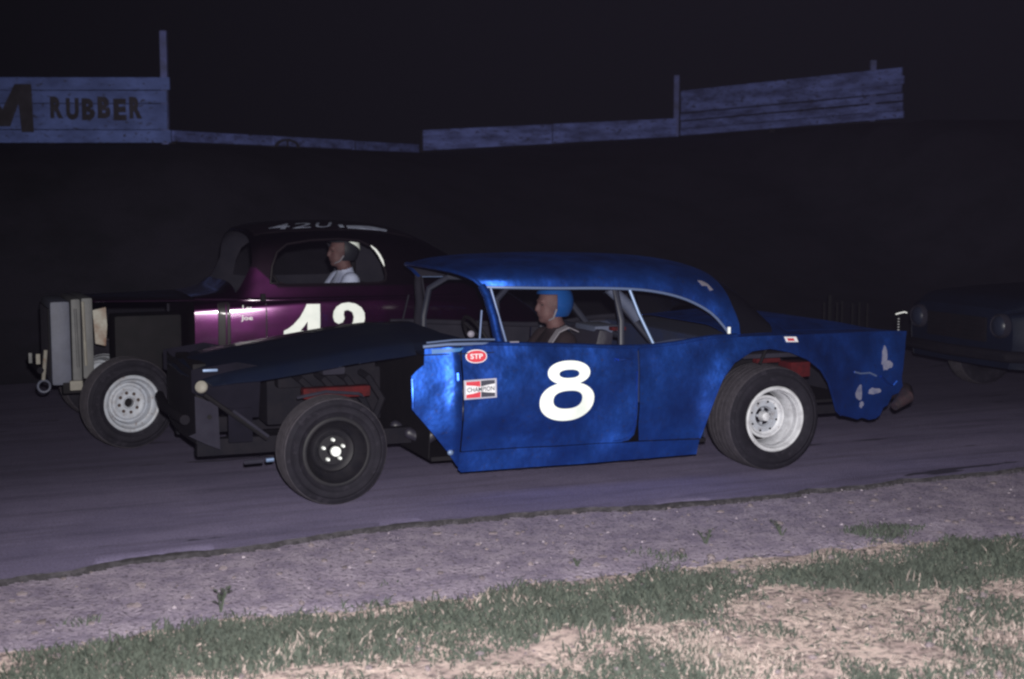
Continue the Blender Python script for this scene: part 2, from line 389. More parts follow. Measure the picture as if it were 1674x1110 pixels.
def asphalt():
    m = bpy.data.materials.new('dusty_asphalt'); m.use_nodes = True; nt = m.node_tree; N = nt.nodes; L = nt.links; b = N['Principled BSDF']
    b.inputs['Roughness'].default_value = .95; b.inputs['Specular IOR Level'].default_value = .12
    tc = N.new('ShaderNodeTexCoord')
    def nz(s, d, r=0.6, st=(1, 1, 1)):
        mp = N.new('ShaderNodeMapping'); mp.inputs['Scale'].default_value = st; L.new(tc.outputs['Object'], mp.inputs['Vector'])
        n = N.new('ShaderNodeTexNoise'); n.inputs['Scale'].default_value = s; n.inputs['Detail'].default_value = d; n.inputs['Roughness'].default_value = r
        L.new(mp.outputs['Vector'], n.inputs['Vector']); return n.outputs['Fac']
    def rg(v, a, c, o0=0.0, o1=1.0):
        r = N.new('ShaderNodeMapRange'); L.new(v, r.inputs['Value'])
        for k, q in zip(('From Min', 'From Max', 'To Min', 'To Max'), (a, c, o0, o1)): r.inputs[k].default_value = q
        return r.outputs['Result']
    def mix(f, A, B):
        x = N.new('ShaderNodeMix'); x.data_type = 'RGBA'; L.new(f, x.inputs['Factor'])
        for k, q in (('A', A), ('B', B)):
            if isinstance(q, tuple): x.inputs[k].default_value = (*q, 1)
            else: L.new(q, x.inputs[k])
        return x.outputs['Result']
    c = mix(rg(nz(1.3, 7, .7), .35, .65), (.180, .157, .275), (.255, .222, .360))
    c = mix(rg(nz(3.2, 6, .7, (.18, 1.6, 1)), .46, .66, 0, .7), c, (.105, .092, .160))
    c = mix(rg(nz(70, 4, .7), .50, .66, 0, .75), c, (.100, .088, .145))
    c = mix(rg(nz(90, 3, .7), .60, .68, 0, .8), c, (.36, .32, .41))
    c = mix(rg(nz(2.1, 5, .6, (.22, 1.4, 1)), .640, .652, 0, .85), c, (.028, .025, .035))
    sp = N.new('ShaderNodeSeparateXYZ'); L.new(tc.outputs['Object'], sp.inputs[0])   # flash fall-off put into the colour: asphalt darkens away from the edge
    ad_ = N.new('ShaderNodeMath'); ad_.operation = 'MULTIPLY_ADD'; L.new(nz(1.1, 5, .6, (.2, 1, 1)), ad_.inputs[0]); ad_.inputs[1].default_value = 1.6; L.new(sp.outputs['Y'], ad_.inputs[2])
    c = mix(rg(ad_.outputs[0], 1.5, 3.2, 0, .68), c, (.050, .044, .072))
    L.new(c, b.inputs['Base Color'])
    bp = N.new('ShaderNodeBump'); bp.inputs['Distance'].default_value = .010; L.new(nz(55, 5, .7), bp.inputs['Height']); L.new(bp.outputs['Normal'], b.inputs['Normal'])
    return m
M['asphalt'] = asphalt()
M['tar'] = mat('broken_tar_edge', (0.018, 0.016, 0.020), 0.9, col2=(0.05, 0.045, 0.055), scale=18, lo=0.45, hi=0.7)
M['gravel'] = mat('dusty_gravel', (0.265, 0.225, 0.315), 0.95, col2=(0.42, 0.36, 0.455), scale=7, detail=10, lo=0.38, hi=0.62, bump=0.022, bscale=48, spec=0.1, speck=(0.13, 0.11, 0.15), sscale=40, slo=0.55)
troot = thing('track', None, None, (P0[0], P0[1], 0), TA); COL.objects.unlink(troot); bpy.data.objects.remove(troot)
# asphalt: strip in track coordinates with a broken inner lip
A = list(np.arange(-5, 7.01, 0.035)); A = [-60, -40, -25, -15, -10, -7] + A + [9, 12, 18, 28, 45, 70]
V = []; F = []; cols = 14
for a in A:
    e = ragged(a)
    drop = 0.028
    tw = 0.002 + 0.060 * max(0.0, noise.noise((a * 1.1, 4.4, 2)) - 0.05) + 0.012 * abs(noise.noise((a * 9, 2, 2)))
    V.append((a, e - 0.014, -drop)); V.append((a, e, -0.010)); V.append((a, e + tw, 0.0))
    for k in range(1, cols + 1): V.append((a, e + tw + (7.4 - e - tw) * (k / cols) ** 1.5, 0.0))
w = cols + 3
for i in range(len(A) - 1):
    for k in range(w - 1): F.append((i * w + k, (i + 1) * w + k, (i + 1) * w + k + 1, i * w + k + 1))
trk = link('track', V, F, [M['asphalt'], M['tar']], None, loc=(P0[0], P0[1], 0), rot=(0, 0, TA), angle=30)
for p in trk.data.polygons:
    if p.index % (w - 1) < 2: p.material_index = 1
tag(trk, kind='structure')
V = []; F = []
for a in A:
    g0 = grass_line(a) - 0.12; e = ragged(a) + 0.03
    for k in range(9):
        d = g0 + (e - g0) * k / 8
        x, y = xy(a, d); hz = height(x, y)
        V.append((a, d, hz + 0.006 + 0.004 * noise.noise((a * 4, d * 4, 1)) if k else hz - 0.01))
for i in range(len(A) - 1):
    for k in range(8): F.append((i * 9 + k, (i + 1) * 9 + k, (i + 1) * 9 + k + 1, i * 9 + k + 1))
tag(link('gravel_shoulder', V, F, M['gravel'], None, loc=(P0[0], P0[1], 0), rot=(0, 0, TA)), kind='structure')
# dark crack along the broken asphalt lip: bits of crumbled tar
mb = MB()
for i in range(1100):
    a = random.uniform(-4.6, 6.4); on = noise.noise((a * 0.8, 7, 7)) + 0.35
    if random.random() > on + 0.35: continue
    d = ragged(a) - 0.016 + random.gauss(0, 0.008); r = random.uniform(0.006, 0.016); x, y = xy(a, d)
    z = -0.018; pts = [(x + r * 2.2 * math.cos(t + TA) * random.uniform(.6, 1.2), y + r * math.sin(t + TA) * random.uniform(.6, 1.2), z - 0.01) for t in (0, 1.57, 3.14, 4.71)]
    mb.add(pts + [(x, y, z + r * 0.8)], [(0, 1, 4), (1, 2, 4), (2, 3, 4), (3, 0, 4)])
tag(mb.build('tar_crumbs', M['tar'], smooth=False), 'dark crumbled tar along the broken asphalt edge', 'tar crumbs', kind='stuff')
# pebbles
V = []; F = []
ico = bmesh.new(); bmesh.ops.create_icosphere(ico, subdivisions=1, radius=1); iv = np.array([v.co[:] for v in ico.verts]); ifc = np.array([[v.index for v in f.verts] for f in ico.faces]); ico.free()
def pebbles(name, n, dlo, dhi, m, label, smax):
    VV = []; FF = []; c = 0
    for i in range(n):
        a = random.uniform(-4.5, 6.0); d = random.uniform(dlo, dhi); x, y = xy(a, d); r = 0.003 + smax * random.random() ** 4
        s = np.array([r * random.uniform(.8, 1.5), r * random.uniform(.8, 1.5), r * random.uniform(.5, .9)])
        VV.append(iv * s * rng.uniform(0.8, 1.2, (12, 1)) + np.array([x, y, height(x, y) + 0.006 + r * 0.2])); FF.append(ifc + 12 * c); c += 1
    o = link(name, np.vstack(VV).tolist(), np.vstack(FF).tolist(), m, smooth=False); tag(o, label, 'pebbles', kind='stuff')
M['pebble'] = mat('pale_pebbles', (0.25, 0.215, 0.26), 0.9, col2=(0.34, 0.30, 0.34), scale=3)
M['pebble_dark'] = mat('dark_pebbles', (0.11, 0.09, 0.105), 0.9, col2=(0.17, 0.14, 0.15), scale=3)
pebbles('pebbles', 380, -1.45, -0.02, M['pebble'], 'pale loose pebbles on the gravel shoulder', 0.0075)
pebbles('track_crumbs', 700, 0.02, 1.3, M['pebble_dark'], 'dark rubber crumbs scattered on the asphalt by its edge', 0.007)
pebbles('clods', 2600, -3.6, -0.05, M['pebble_dark'], 'small dark clods on the gravel shoulder and grass', 0.018)

# grass: short clumpy blades, dense along the shoulder and patchy nearer the camera
def grass():
    pts = []; tries = 0
    dens = lambda a, d, g: max(0.0, min(1.0, (1.0 if g - d < 0.72 + 0.35 * noise.noise((a * 1.1, 2, 14)) else 0.36) * sstep((g - d + 0.16 * noise.noise((a * 4, d * 4, 1))) / 0.26) + 0.9 * noise.noise((a * 0.9, d * 1.7, 3)) - 0.16 + 0.75 * noise.noise((a * 5, d * 5, 6))))
    while len(pts) < 27000 and tries < 220000:
        tries += 1
        a = random.uniform(-5.2, 5.2); d = random.uniform(-4.0, -1.0)
        g = grass_line(a)
        if d > g + 0.02: 
            if noise.noise((a * 2.2, d * 3, 12)) < 0.36 or random.random() < 0.6: continue
        elif random.random() > dens(a, d, g): continue
        x, y = xy(a, d)
        if y < 3.9 or abs(x) > y * 0.42 + 0.5: continue
        pts.append((x, y, height(x, y), g - d))
    n = len(pts); Vs = np.zeros((n * 3, 5, 3)); k = 0
    out = []; mi = []
    for (x, y, z, q) in pts:
        hgt = (0.036 if q < 0.8 else 0.026) * (0.65 + 0.8 * max(-0.4, noise.noise((x * 2.3, y * 2.3, 9)) + 0.3))
        sp = random.random(); dry = noise.noise((x * 1.7, y * 1.7, 20)) + random.gauss(0, 0.25)
        for b in range(3):
            t = random.uniform(0, 6.283); h = hgt * (0.35 + 1.3 * random.random() ** 2); wd = random.uniform(0.0028, 0.0062); ln = h * random.uniform(0.25, 1.0)
            bx, by = x + random.gauss(0, 0.024), y + random.gauss(0, 0.024); cx, sx = math.cos(t), math.sin(t)
            u = random.uniform(0, 6.283); px_, py_ = math.cos(u) * wd, math.sin(u) * wd
            out.append(((bx - px_, by - py_, z - 0.005), (bx + px_, by + py_, z - 0.005),
                        (bx + px_ * .8 + cx * ln * .35, by + py_ * .8 + sx * ln * .35, z + h * .62), (bx - px_ * .8 + cx * ln * .35, by - py_ * .8 + sx * ln * .35, z + h * .62),
                        (bx + cx * ln, by + sx * ln, z + h)))
            mi.append(2 if dry > (0.62 if q < .75 else .40) else (1 if sp > 0.55 else 0))
    for i in range(34000):   # matted dead grass lying on the soil
        a = random.uniform(-5, 5); d = random.uniform(-4.0, -1.15)
        if d > grass_line(a) + 0.02 or noise.noise((a * 1.8, d * 2.6, 31)) < -0.25: continue
        x, y = xy(a, d)
        if y < 3.9 or abs(x) > y * 0.42 + 0.5: continue
        z = height(x, y) + 0.003; u = random.uniform(0, 6.283); l = random.uniform(.012, .055); wd = random.uniform(.0015, .0035); cx, sx = math.cos(u) * l, math.sin(u) * l; px_, py_ = -math.sin(u) * wd, math.cos(u) * wd; k2 = random.uniform(-.3, .3)
        out.append(((x - px_, y - py_, z), (x + px_, y + py_, z), (x + cx * .6 + px_ + k2 * px_ * 4, y + sx * .6 + py_ + k2 * py_ * 4, z + random.uniform(.002, .014)), (x + cx * .6 - px_ + k2 * px_ * 4, y + sx * .6 - py_ + k2 * py_ * 4, z + random.uniform(.002, .014)), (x + cx, y + sx, z + random.uniform(0, .012))))
        mi.append(2 if random.random() < .68 else 1)
    Vs = np.array(out).reshape(-1, 3); nb = len(out); base = (np.arange(nb) * 5)[:, None]
    me = bpy.data.meshes.new('grass'); fs = []
    for b in range(nb): o = b * 5; fs.append((o, o + 1, o + 2, o + 3)); fs.append((o + 3, o + 2, o + 4))
    me.from_pydata(Vs.tolist(), [], fs); me.update()
    me.polygons.foreach_set('material_index', np.repeat(np.array(mi), 2))
    for mm in (mat('grass_green', (0.066, 0.077, 0.063), 0.9, col2=(0.040, 0.049, 0.043), scale=2.0, spec=0.2),
               mat('grass_dark', (0.034, 0.044, 0.038), 0.9, col2=(0.058, 0.066, 0.055), scale=2.0, spec=0.2),
               mat('grass_dry', (0.30, 0.245, 0.230), 0.9, col2=(0.17, 0.145, 0.132), scale=3, spec=0.2)): me.materials.append(mm)
    o = inst('grass', me); tag(o, 'short clumpy grass on the infield edge', 'grass', kind='stuff')
grass()
# a few weeds in the gravel one can tell apart
def weed(px, d_, h, n, label):
    x, y = px, d_; z = height(x, y); mb = MB(); r = thing('weed', label, 'weed', (x, y, z), 0, 'weeds in the gravel shoulder')
    st = MB(); lf = []
    for i in range(n):
        t = random.uniform(0, 6.28); hh = h * random.uniform(.5, 1); s = random.uniform(.25, .7) * hh
        tip = Vector((math.cos(t) * s, math.sin(t) * s, hh)); st.tube([(0, 0, -0.01), tip * .5 + Vector((0, 0, hh * .12)), tip], [.004, .003, .0015], 5)
        for k in (.45, .7, 1.0):
            p = tip * k + Vector((0, 0, hh * .1 * (1 - k))); u = random.uniform(0, 6.28); e = Vector((math.cos(u), math.sin(u), .35)) * hh * .38; w_ = Vector((-math.sin(u), math.cos(u), 0)) * hh * .10
            mb.add([p, p + e * .5 + w_, p + e, p + e * .5 - w_], [(0, 1, 2, 3)])
    st.build('stem', M['weed'], r); mb.build('foliage', M['weed'], r, smooth=False)
M['weed'] = mat('weed_leaf', (0.034, 0.044, 0.034), 0.9, col2=(0.05, 0.06, 0.045), scale=20)
weed(-1.27, 5.93, 0.11, 7, 'tall dark weed alone in the gravel at the left')
weed(1.02, 7.18, 0.09, 8, 'dark weed in the gravel below the rear of the blue car')
weed(0.32, 6.72, 0.05, 9, 'low flat weed in the gravel below the number eight')
weed(1.45, 7.35, 0.08, 6, 'thin weed in the gravel right below the white rear wheel')

# ------------------------------------------------------------------ hoardings and rails on the bank
def along(p, q, f): return tuple(p[k] + (q[k] - p[k]) * f for k in range(3))
def plank(parent, p, q, z0, z1, m, th=0.035, name='plank', off=0.0, dz=(0, 0)):
    P = Vector(p[:2]); Q = Vector(q[:2]); d = (Q - P).normalized(); n = Vector((d.y, -d.x))   # n towards the track
    if n.dot(-P) < 0: n = -n
    L_ = (Q - P).length
    mb = MB().box((0, -th / 2, 0), (L_, th / 2, 1), 0.0)
    V = []
    for (x, y, z) in mb.v:
        f = x / L_; zz = (z0[0] + (z0[1] - z0[0]) * f) * (1 - z) + (z1[0] + (z1[1] - z1[0]) * f) * z
        V.append((P.x + d.x * x + n.x * (y + off), P.y + d.y * x + n.y * (y + off), zz))
    return link(name, V, mb.f, m, parent, smooth=False)
def post(parent, p, z0, z1, r, m, name='post'):
    return MB().box((p[0] - r, p[1] - r, z0), (p[0] + r, p[1] + r, z1), 0.008).build(name, m, parent, smooth=False)
def hoarding(p, q, zb, zt, n, m, label, gapmax=0.012):
    r = thing('billboard', label, 'billboard')
    ph = [(zt[k] - zb[k]) / n for k in (0, 1)]
    for i in range(n):
        g = random.uniform(0.003, gapmax); e = [random.uniform(-.008, .008) for _ in range(2)]; end = 1.0 + (random.uniform(-0.012, 0.0) if i else 0)
        plank(r, p, along(p, q, end), [zb[k] + ph[k] * i + g + e[k] for k in (0, 1)], [zb[k] + ph[k] * (i + 1) + e[k] * .5 for k in (0, 1)], m, off=random.uniform(-.006, .006))
    return r
def back(p, d): v = Vector((p[0], p[1])); v = v + v.normalized() * d; return (v.x, v.y)
BA, BB = (-9.4, 19.0, 0), (-4.60, 19.0, 0)
bl = hoarding(BA, BB, (2.52, 2.52), (3.40, 3.39), 5, M['board'], 'large faded board with RUBBER lettering on the bank')
post(bl, back((-4.67, 19.0), 0.08), 2.3, 4.02, 0.045, M['post'])
for x in (-6.2, -7.7, -9.2): post(bl, back((x, 19), 0.09), 2.3, 3.30, 0.05, M['old_post'])
def wallpt(x0, x1, z0, z1): return lambda u, v: (x0 + (x1 - x0) * u, 18.955, z0 + (z1 - z0) * v)
def wp(px, py): return ((px - 837) / 2280 * 19 * 1.006, 1.78 + (324 - py) / 2280 * 19)
x0, z0 = wp(95, 198); x1, z1 = wp(247, 163)
for k, ch in enumerate('RUBBER'):
    u0 = k / 6 + 0.012; u1 = (k + 1) / 6 - 0.018; j = random.uniform(-.02, .02)
    lettering('letter', ch, M['ink'], bl, (lambda a, b: (lambda u, v: (x0 + (x1 - x0) * (a + (b - a) * u), 18.953, z0 + j + (z1 - z0) * v)))(u0, u1), bold=0.062)
x0m, z0m = wp(-22, 218); x1m, z1m = wp(68, 141)
Mo = [(-.16, 0), (.16, 0), (.20, .55), (.36, .12), (.60, .12), (.76, .60), (.80, 0), (1.02, 0), (1.0, 1.0), (.70, 1.0), (.47, .48), (.22, 1.0), (-.12, 1.0)]
v2, F2_ = region([Mo], (), .2); link('letter', [(x0m + (x1m - x0m) * u, 18.953, z0m + (z1m - z0m) * v) for u, v in v2], F2_, M['ink'], bl, smooth=False)

def rail(pts, zb, hs, rows, m, label, posts, seg=2.4):
    r = thing('guard_rail', label, 'guard rail', group='low plank rails on the bank')
    for i in range(len(pts) - 1):
        p, q = pts[i], pts[i + 1]; L_ = (Vector(q) - Vector(p)).length; n = max(1, round(L_ / seg))
        for k in range(n):
            f0, f1 = k / n, (k + 1) / n - 0.004; a = along((*p, 0), (*q, 0), f0); b = along((*p, 0), (*q, 0), f1)
            for w_ in range(rows):
                zz = [zb[i] + (zb[i + 1] - zb[i]) * f for f in (f0, f1)]; hh = [hs[i] + (hs[i + 1] - hs[i]) * f for f in (f0, f1)]; j = random.uniform(-.006, .006)
                plank(r, a, b, [zz[t] + hh[t] * w_ / rows + .006 + j for t in (0, 1)], [zz[t] + hh[t] * (w_ + 1) / rows + j for t in (0, 1)], m, off=random.uniform(-.005, .005))
            if posts:
                bp_ = back(a, 0.07); post(r, bp_, zz[0] - 0.5, zz[0] + hh[0] - 0.02, 0.045, M['old_post'])
    return r
rl = rail([(-4.58, 19.02), (-1.72, 26.0)], [2.535, 2.62], [0.150, 0.150], 1, M['board2'], 'low single-plank rail running right from the lettered board', True)
rr = rail([(-1.66, 26.25), (3.22, 27.5)], [2.66, 2.97], [0.385, 0.36], 2, M['board2'], 'low two-plank rail meeting the blank board', True)
# dark painted arc with a spoke on the single-plank rail
def railpt(f, z, o=0.03):
    p = Vector((-4.58, 19.02)).lerp(Vector((-1.72, 26.0)), f); d = Vector((7.0, -2.86)).normalized(); return (p.x + d.x * o * 0.8, p.y + d.y * o * .8 - 0.0, z)
arc = MB()
for i in range(14):
    t0, t1 = math.pi * i / 14, math.pi * (i + 1) / 14
    V = []
    for t, rr_ in ((t0, 1.0), (t1, 1.0), (t1, .72), (t0, .72)): V.append(railpt(0.385 + 0.10 * rr_ * math.cos(t) * 0.5, 2.565 + 0.125 * rr_ * math.sin(t)))
    arc.add(V, [(0, 1, 2, 3)])
arc.add([railpt(.38, 2.57), railpt(.388, 2.57), railpt(.388, 2.66), railpt(.38, 2.66)], [(0, 1, 2, 3)])
arc.build('painted_arc', M['ink'], rl, smooth=False)
br = hoarding((3.30, 27.5, 0), (6.72, 24.2, 0), (2.965, 3.13), (3.86, 4.01), 6, M['board2'], 'large blank weathered board high on the bank at the right', 0.03)
post(br, back((3.20, 27.5), 0.06), 2.98, 4.16, 0.05, M['post']); post(br, back((6.28, 24.62), 0.08), 3.12, 4.17, 0.05, M['post']); post(br, back((4.8, 26.05), .08), 2.7, 3.8, .05, M['old_post'])
# faint stake fence behind the blue car's boot
sf = thing('stake_fence', 'thin dim stakes behind the boot of the blue car', 'fence')
for px in (1342, 1351, 1363, 1371, 1388, 1399, 1412):
    x = (px - 837) / 2280 * 15.5; y = 15.3; z = height(x, y); post(sf, (x, y), z - 0.1, 0.66 + (0.08 if px == 1351 else 0) - 0.015 * ((px * 7) % 3), 0.012 if px != 1351 else 0.02, M['black'], 'stake')

# ------------------------------------------------------------------ wheels
def tyre_mesh(r, w, rr, bulge=0.014):
    h = w / 2; pr = []
    pr += [(rr - .004, -h * .80), (rr + .012, -h * .93), (rr + .03, -h * .985), (rr + (r - rr) * .33, -h - bulge), (rr + (r - rr) * .5, -h - bulge * 1.1), (rr + (r - rr) * .52, -h - bulge * 1.1 - .003), (rr + (r - rr) * .56, -h - bulge * 1.1 - .003), (rr + (r - rr) * .58, -h - bulge),
           (r - .045, -h - bulge * .3), (r - .040, -h - bulge * .3 - .003), (r - .030, -h - .003), (r - .014, -h + .006)]
    n = 6; tr = []
    for i in range(n):
        a0 = -h * .94 + 2 * h * .94 * i / n; a1 = -h * .94 + 2 * h * .94 * (i + 1) / n; cr = lambda a: r - .010 * (a / h) ** 2
        tr += [(cr(a0), a0 + .004), (cr(a1), a1 - .004)]
        if i < n - 1: tr += [(cr(a1) - .009, a1 - .003), (cr(a1) - .009, a1 + .003)]
    pr += tr + [(r - .014, h - .006), (r - .04, h + bulge * .4), (rr + (r - rr) * .45, h + bulge), (rr + .03, h), (rr - .004, h * .85)]
    mb = MB().lathe(pr, 72); lo = 12; hi = lo + len(tr)
    fi = [1 if lo - 1 <= (i // 72) < hi else 0 for i in range(len(mb.f))]
    return mb, fi
def wheel(parent, loc, r, w, rr, style, steer=0.0, flip=False, label=None, spin=0.0):
    rz = steer + (math.pi if flip else 0); h = w / 2
    mb = MB(); mr = {'white': M['rim_white'], 'cream': M['rim_cream'], 'black': M['rim_black']}[style]
    if style == 'white':   # deep dish
        mb.lathe([(rr + .012, -h + .012), (rr + .016, -h - .006), (rr + .008, -h - .014), (rr - .006, -h - .010), (rr - .014, -h + .012), (rr - .016, -h + .020), (rr - .019, -h + .022), (rr - .022, -h + .10), (rr - .030, -h + .19), (rr - .034, -h + .20)], 64)
        hubr, hubz = .033, -h + .110
        groove_shade = MB().lathe([(rr - .030, -h + .198), (.120, -h + .200), (.120, -h + .16)], 48)
    elif style == 'cream':
        mb.lathe([(rr + .012, -h + .012), (rr + .014, -h - .004), (rr + .006, -h - .010), (rr - .008, -h - .006), (rr - .016, -h + .016), (rr - .024, -h + .034), (rr - .036, -h + .038), (rr - .044, -h + .060), (rr - .050, -h + .085),
                  (.126, -h + .082), (.118, -h + .066), (.108, -h + .062), (.094, -h + .068), (.080, -h + .074), (.046, -h + .070), (.040, -h + .060), (.034, -h + .062), (.034, -h + .12), (.0001, -h + .12)], 64)
        hubr, hubz = 0, 0
    else:
        mb.lathe([(rr + .012, -h + .012), (rr + .015, -h - .006), (rr + .006, -h - .012), (rr - .008, -h - .008), (rr - .016, -h + .016), (rr - .026, -h + .05), (rr - .05, -h + .075), (.135, -h + .085), (.128, -h + .060), (.118, -h + .052), (.098, -h + .060), (.085, -h + .075), (.0001, -h + .072)], 64)
        hubr, hubz = .031, -h + .020
    mb.lathe([(rr + .010, -h + .02), (rr - .02, -h + .06), (rr - .035, 0), (rr - .02, h - .03), (rr + .012, h - .005)], 48)
    o = mb.build('wheel', mr, parent, loc=loc, rot=(0, spin, rz) if False else (0, 0, rz), angle=50)
    if label: o['label'] = label
    tb, fi = tyre_mesh(r, w, rr); t = tb.build('tyre', [M['rubber'], M['tread']], o, angle=40)
    t.data.polygons.foreach_set('material_index', fi)
    if style == 'white':
        groove_shade.build('groove_shade_ring', M['black'], o)  # black ring added inside for the shade in the rim groove
        MB().lathe([(.136, -h + .19), (.143, -h + .118), (.141, -h + .108), (.134, -h + .102), (.126, -h + .106), (.120, -h + .120), (.114, -h + .130), (.104, -h + .134)], 56).build('centre_ring', M['rim_white'], o)
        MB().lathe([(.106, -h + .1335), (.094, -h + .134), (.070, -h + .128), (.064, -h + .136), (.060, -h + .150), (.0001, -h + .150)], 56).build('centre_disc', M['rim_cream'], o)
        MB().lathe([(hubr * 1.0, -h + .150), (hubr * .95, hubz + .006), (hubr * .85, hubz - .006), (hubr * .6, hubz - .012), (.0001, hubz - .013)], 24).build('hub', M['rim_white'], o)
        MB().lathe([(.058, -h + .1485), (.036, -h + .1485)], 32).build('hub_recess', M['grey_dark'], o)
        for k in range(5):
            a = spin + 2 * math.pi * k / 5; c = (.049 * math.cos(a), -h + .15, .049 * math.sin(a))
            MB().lathe([(.010, 0), (.010, -.018), (.006, -.022), (.0001, -.022)], 6, c).build('lug_nut', M['rim_cream'], o)
        for k in range(8):
            a = spin + 2 * math.pi * k / 8; c = (.098 * math.cos(a), -h + .1315, .098 * math.sin(a))
            MB().lathe([(.0075, .002), (.0075, -.002), (.0001, -.002)], 10, c).build('vent_hole', M['black'], o)
    elif style == 'black':
        MB().lathe([(.036, -h + .073), (.034, hubz + .022), (.028, hubz + .012)], 24).build('hub', M['rim_black'], o)
        MB().lathe([(.030, hubz + .014), (hubr, hubz), (hubr * .9, hubz - .012), (.016, hubz - .018), (.0001, hubz - .018)], 24).build('hub_cap', M['hub_white'], o)
        for k in range(5):
            a = spin + 2 * math.pi * k / 5; c = (.062 * math.cos(a), -h + .073, .062 * math.sin(a))
            MB().lathe([(.0115, 0), (.0105, -.022), (.007, -.028), (.0001, -.028)], 8, c).build('lug_nut', M['hub_white'], o)
    else:
        for k in range(8):
            a = spin + 2 * math.pi * k / 8; c = (.071 * math.cos(a), -h + .0725, .071 * math.sin(a))
            MB().lathe([(.0125, .002), (.0125, -.0025), (.0001, -.0025)], 12, c).build('bolt_hole', M['brown'] if 'brown' in M else M.setdefault('brown', mat('rusty_hole', (.035, .02, .016), .8)), o)
        MB().lathe([(.030, -h + .118), (.030, -h + .09), (.026, -h + .084), (.0001, -h + .084)], 20).build('hub', M['black'], o)
    return o

# ------------------------------------------------------------------ blue stock car
YAW8 = R(21.5)
c8 = thing('stock_car', 'blue hardtop stock car with white number 8 on its door', 'race car', (-1.35598, 8.81068, 0), YAW8, 'stock cars on the track')
def dent(x, z, s=1.0):
    s = s * (1 + 1.4 * sstep((x - 3.3) / .5))
    return s * (0.022 * noise.noise((x * 2.1, z * 2.6, 1.0)) + 0.006 * noise.noise((x * 6, z * 7, 4)))
def side8(x, z, off=0.0, dz=1.0):
    w = 0.915
    w -= 0.055 * sstep((0.50 - z) / 0.40) + 0.020 * sstep((z - 0.66) / 0.24)
    w -= 0.11 * sstep((x - 3.15) / 1.0) + 0.03 * sstep((0.8 - x) / 0.5)
    ar = math.hypot((x - 2.93), (z - 0.38)); w += 0.022 * sstep((0.52 - abs(ar - 0.44) * 4) / 0.5) * (1 if x > 2.3 else 0)
    # the side of the door is pushed in towards its lower rear corner
    w -= 0.050 * math.exp(-((x - 1.66) / 0.17) ** 2 - ((z - 0.42) / 0.17) ** 2) * dz
    w -= 0.030 * math.exp(-((x - 1.05) / 0.26) ** 2 - ((z - 0.30) / 0.12) ** 2) * dz
    w -= 0.035 * math.exp(-((x - 2.32) / 0.20) ** 2 - ((z - 0.52) / 0.22) ** 2) * dz
    w -= 0.030 * math.exp(-((x - 3.72) / 0.16) ** 2 - ((z - 0.52) / 0.14) ** 2) * dz
    w += 0.012 * math.exp(-((x - 0.735) / 0.03) ** 2)
    return (x, -(w + dent(x, z, dz)) - off, z)
def belt(x): return interp([(0.40, .885), (0.8, .900), (1.1, .892), (1.5, .868), (1.95, .843), (2.2, .852), (2.45, .880), (2.8, .889), (3.1, .888), (3.7, .880), (4.08, .868)], x)
bt = lambda a, b, n=12: [(a + (b - a) * i / n, belt(a + (b - a) * i / n)) for i in range(n + 1)]
panel('front_fender_stub', [(0.47, .735), (0.462, .66), (0.468, .54), (0.60, .385), (0.695, .27), (0.755, .18), (0.776, .16), (0.776, .50)] + bt(.776, .56, 3) + [(0.55, .80), (0.50, .765)], side8, M['blue'], c8, sp=.035, mirror=True)
dr = panel('door', [(0.786, .262), (1.3, .258), (1.84, .252), (1.90, .262), (1.935, .295), (1.948, .36), (1.95, .6)] + bt(1.952, .786, 12), side8, M['blue'], c8, sp=.04, mirror=True)
panel('rocker_panel', [(0.768, .15), (0.79, .132), (1.6, .130), (2.398, .135), (2.415, .232), (1.972, .247), (1.9, .2475), (1.3, .2525), (.775, .257)], side8, M['blue'], c8, sp=.05, mirror=True)
arch = [(2.415, .24), (2.437, .311), (2.475, .45), (2.543, .625), (2.63, .728), (2.766, .800), (2.90, .812), (3.044, .783), (3.18, .73), (3.282, .655), (3.35, .565), (3.40, .45), (3.45, .365), (3.507, .325)]
quarter = arch + [(3.60, .300), (3.66, .282), (3.70, .292), (3.76, .272), (3.82, .276), (3.86, .296), (3.885, .35), (3.92, .365), (3.95, .43), (4.00, .445), (4.035, .49), (4.02, .56), (4.03, .68), (4.055, .80)] + bt(4.075, 1.962, 22) + [(1.962, .6), (1.962, .36), (1.974, .254)]
q1, q2 = panel('quarter_panel', quarter, side8, M['blue'], c8, sp=.045, mirror=True)
# rolled wheel-arch lip and door handle
for sgn in (1, -1):
    MB().tube([(x, sgn * (side8(x, z)[1] + .004), z) for x, z in arch], .008, 6).build('arch_lip', M['blue'], q1 if sgn > 0 else q2)
MB().tube([side8(x, z, .001) for x, z in ((1.80, .262), (1.86, .266), (1.905, .285), (1.93, .32), (1.940, .38), (1.942, .5), (1.944, .7))], [.003, .006, .007, .006, .005, .004, .003], 6).build('door_edge', M['blue'], dr[0])
MB().box((1.80, -.935, .775), (1.90, -.915, .788), .005).build('door_handle', M['blue'], dr[0])
# belt moulding / window sill
for sgn in (1, -1):
    MB().tube([(x, sgn * -(abs(side8(x, belt(x))[1]) - .022), belt(x) + .004) for x in np.linspace(.86, 2.68, 24)], .019, 8).build('window_sill', M['blue'] if sgn > 0 else M['inside'], c8)
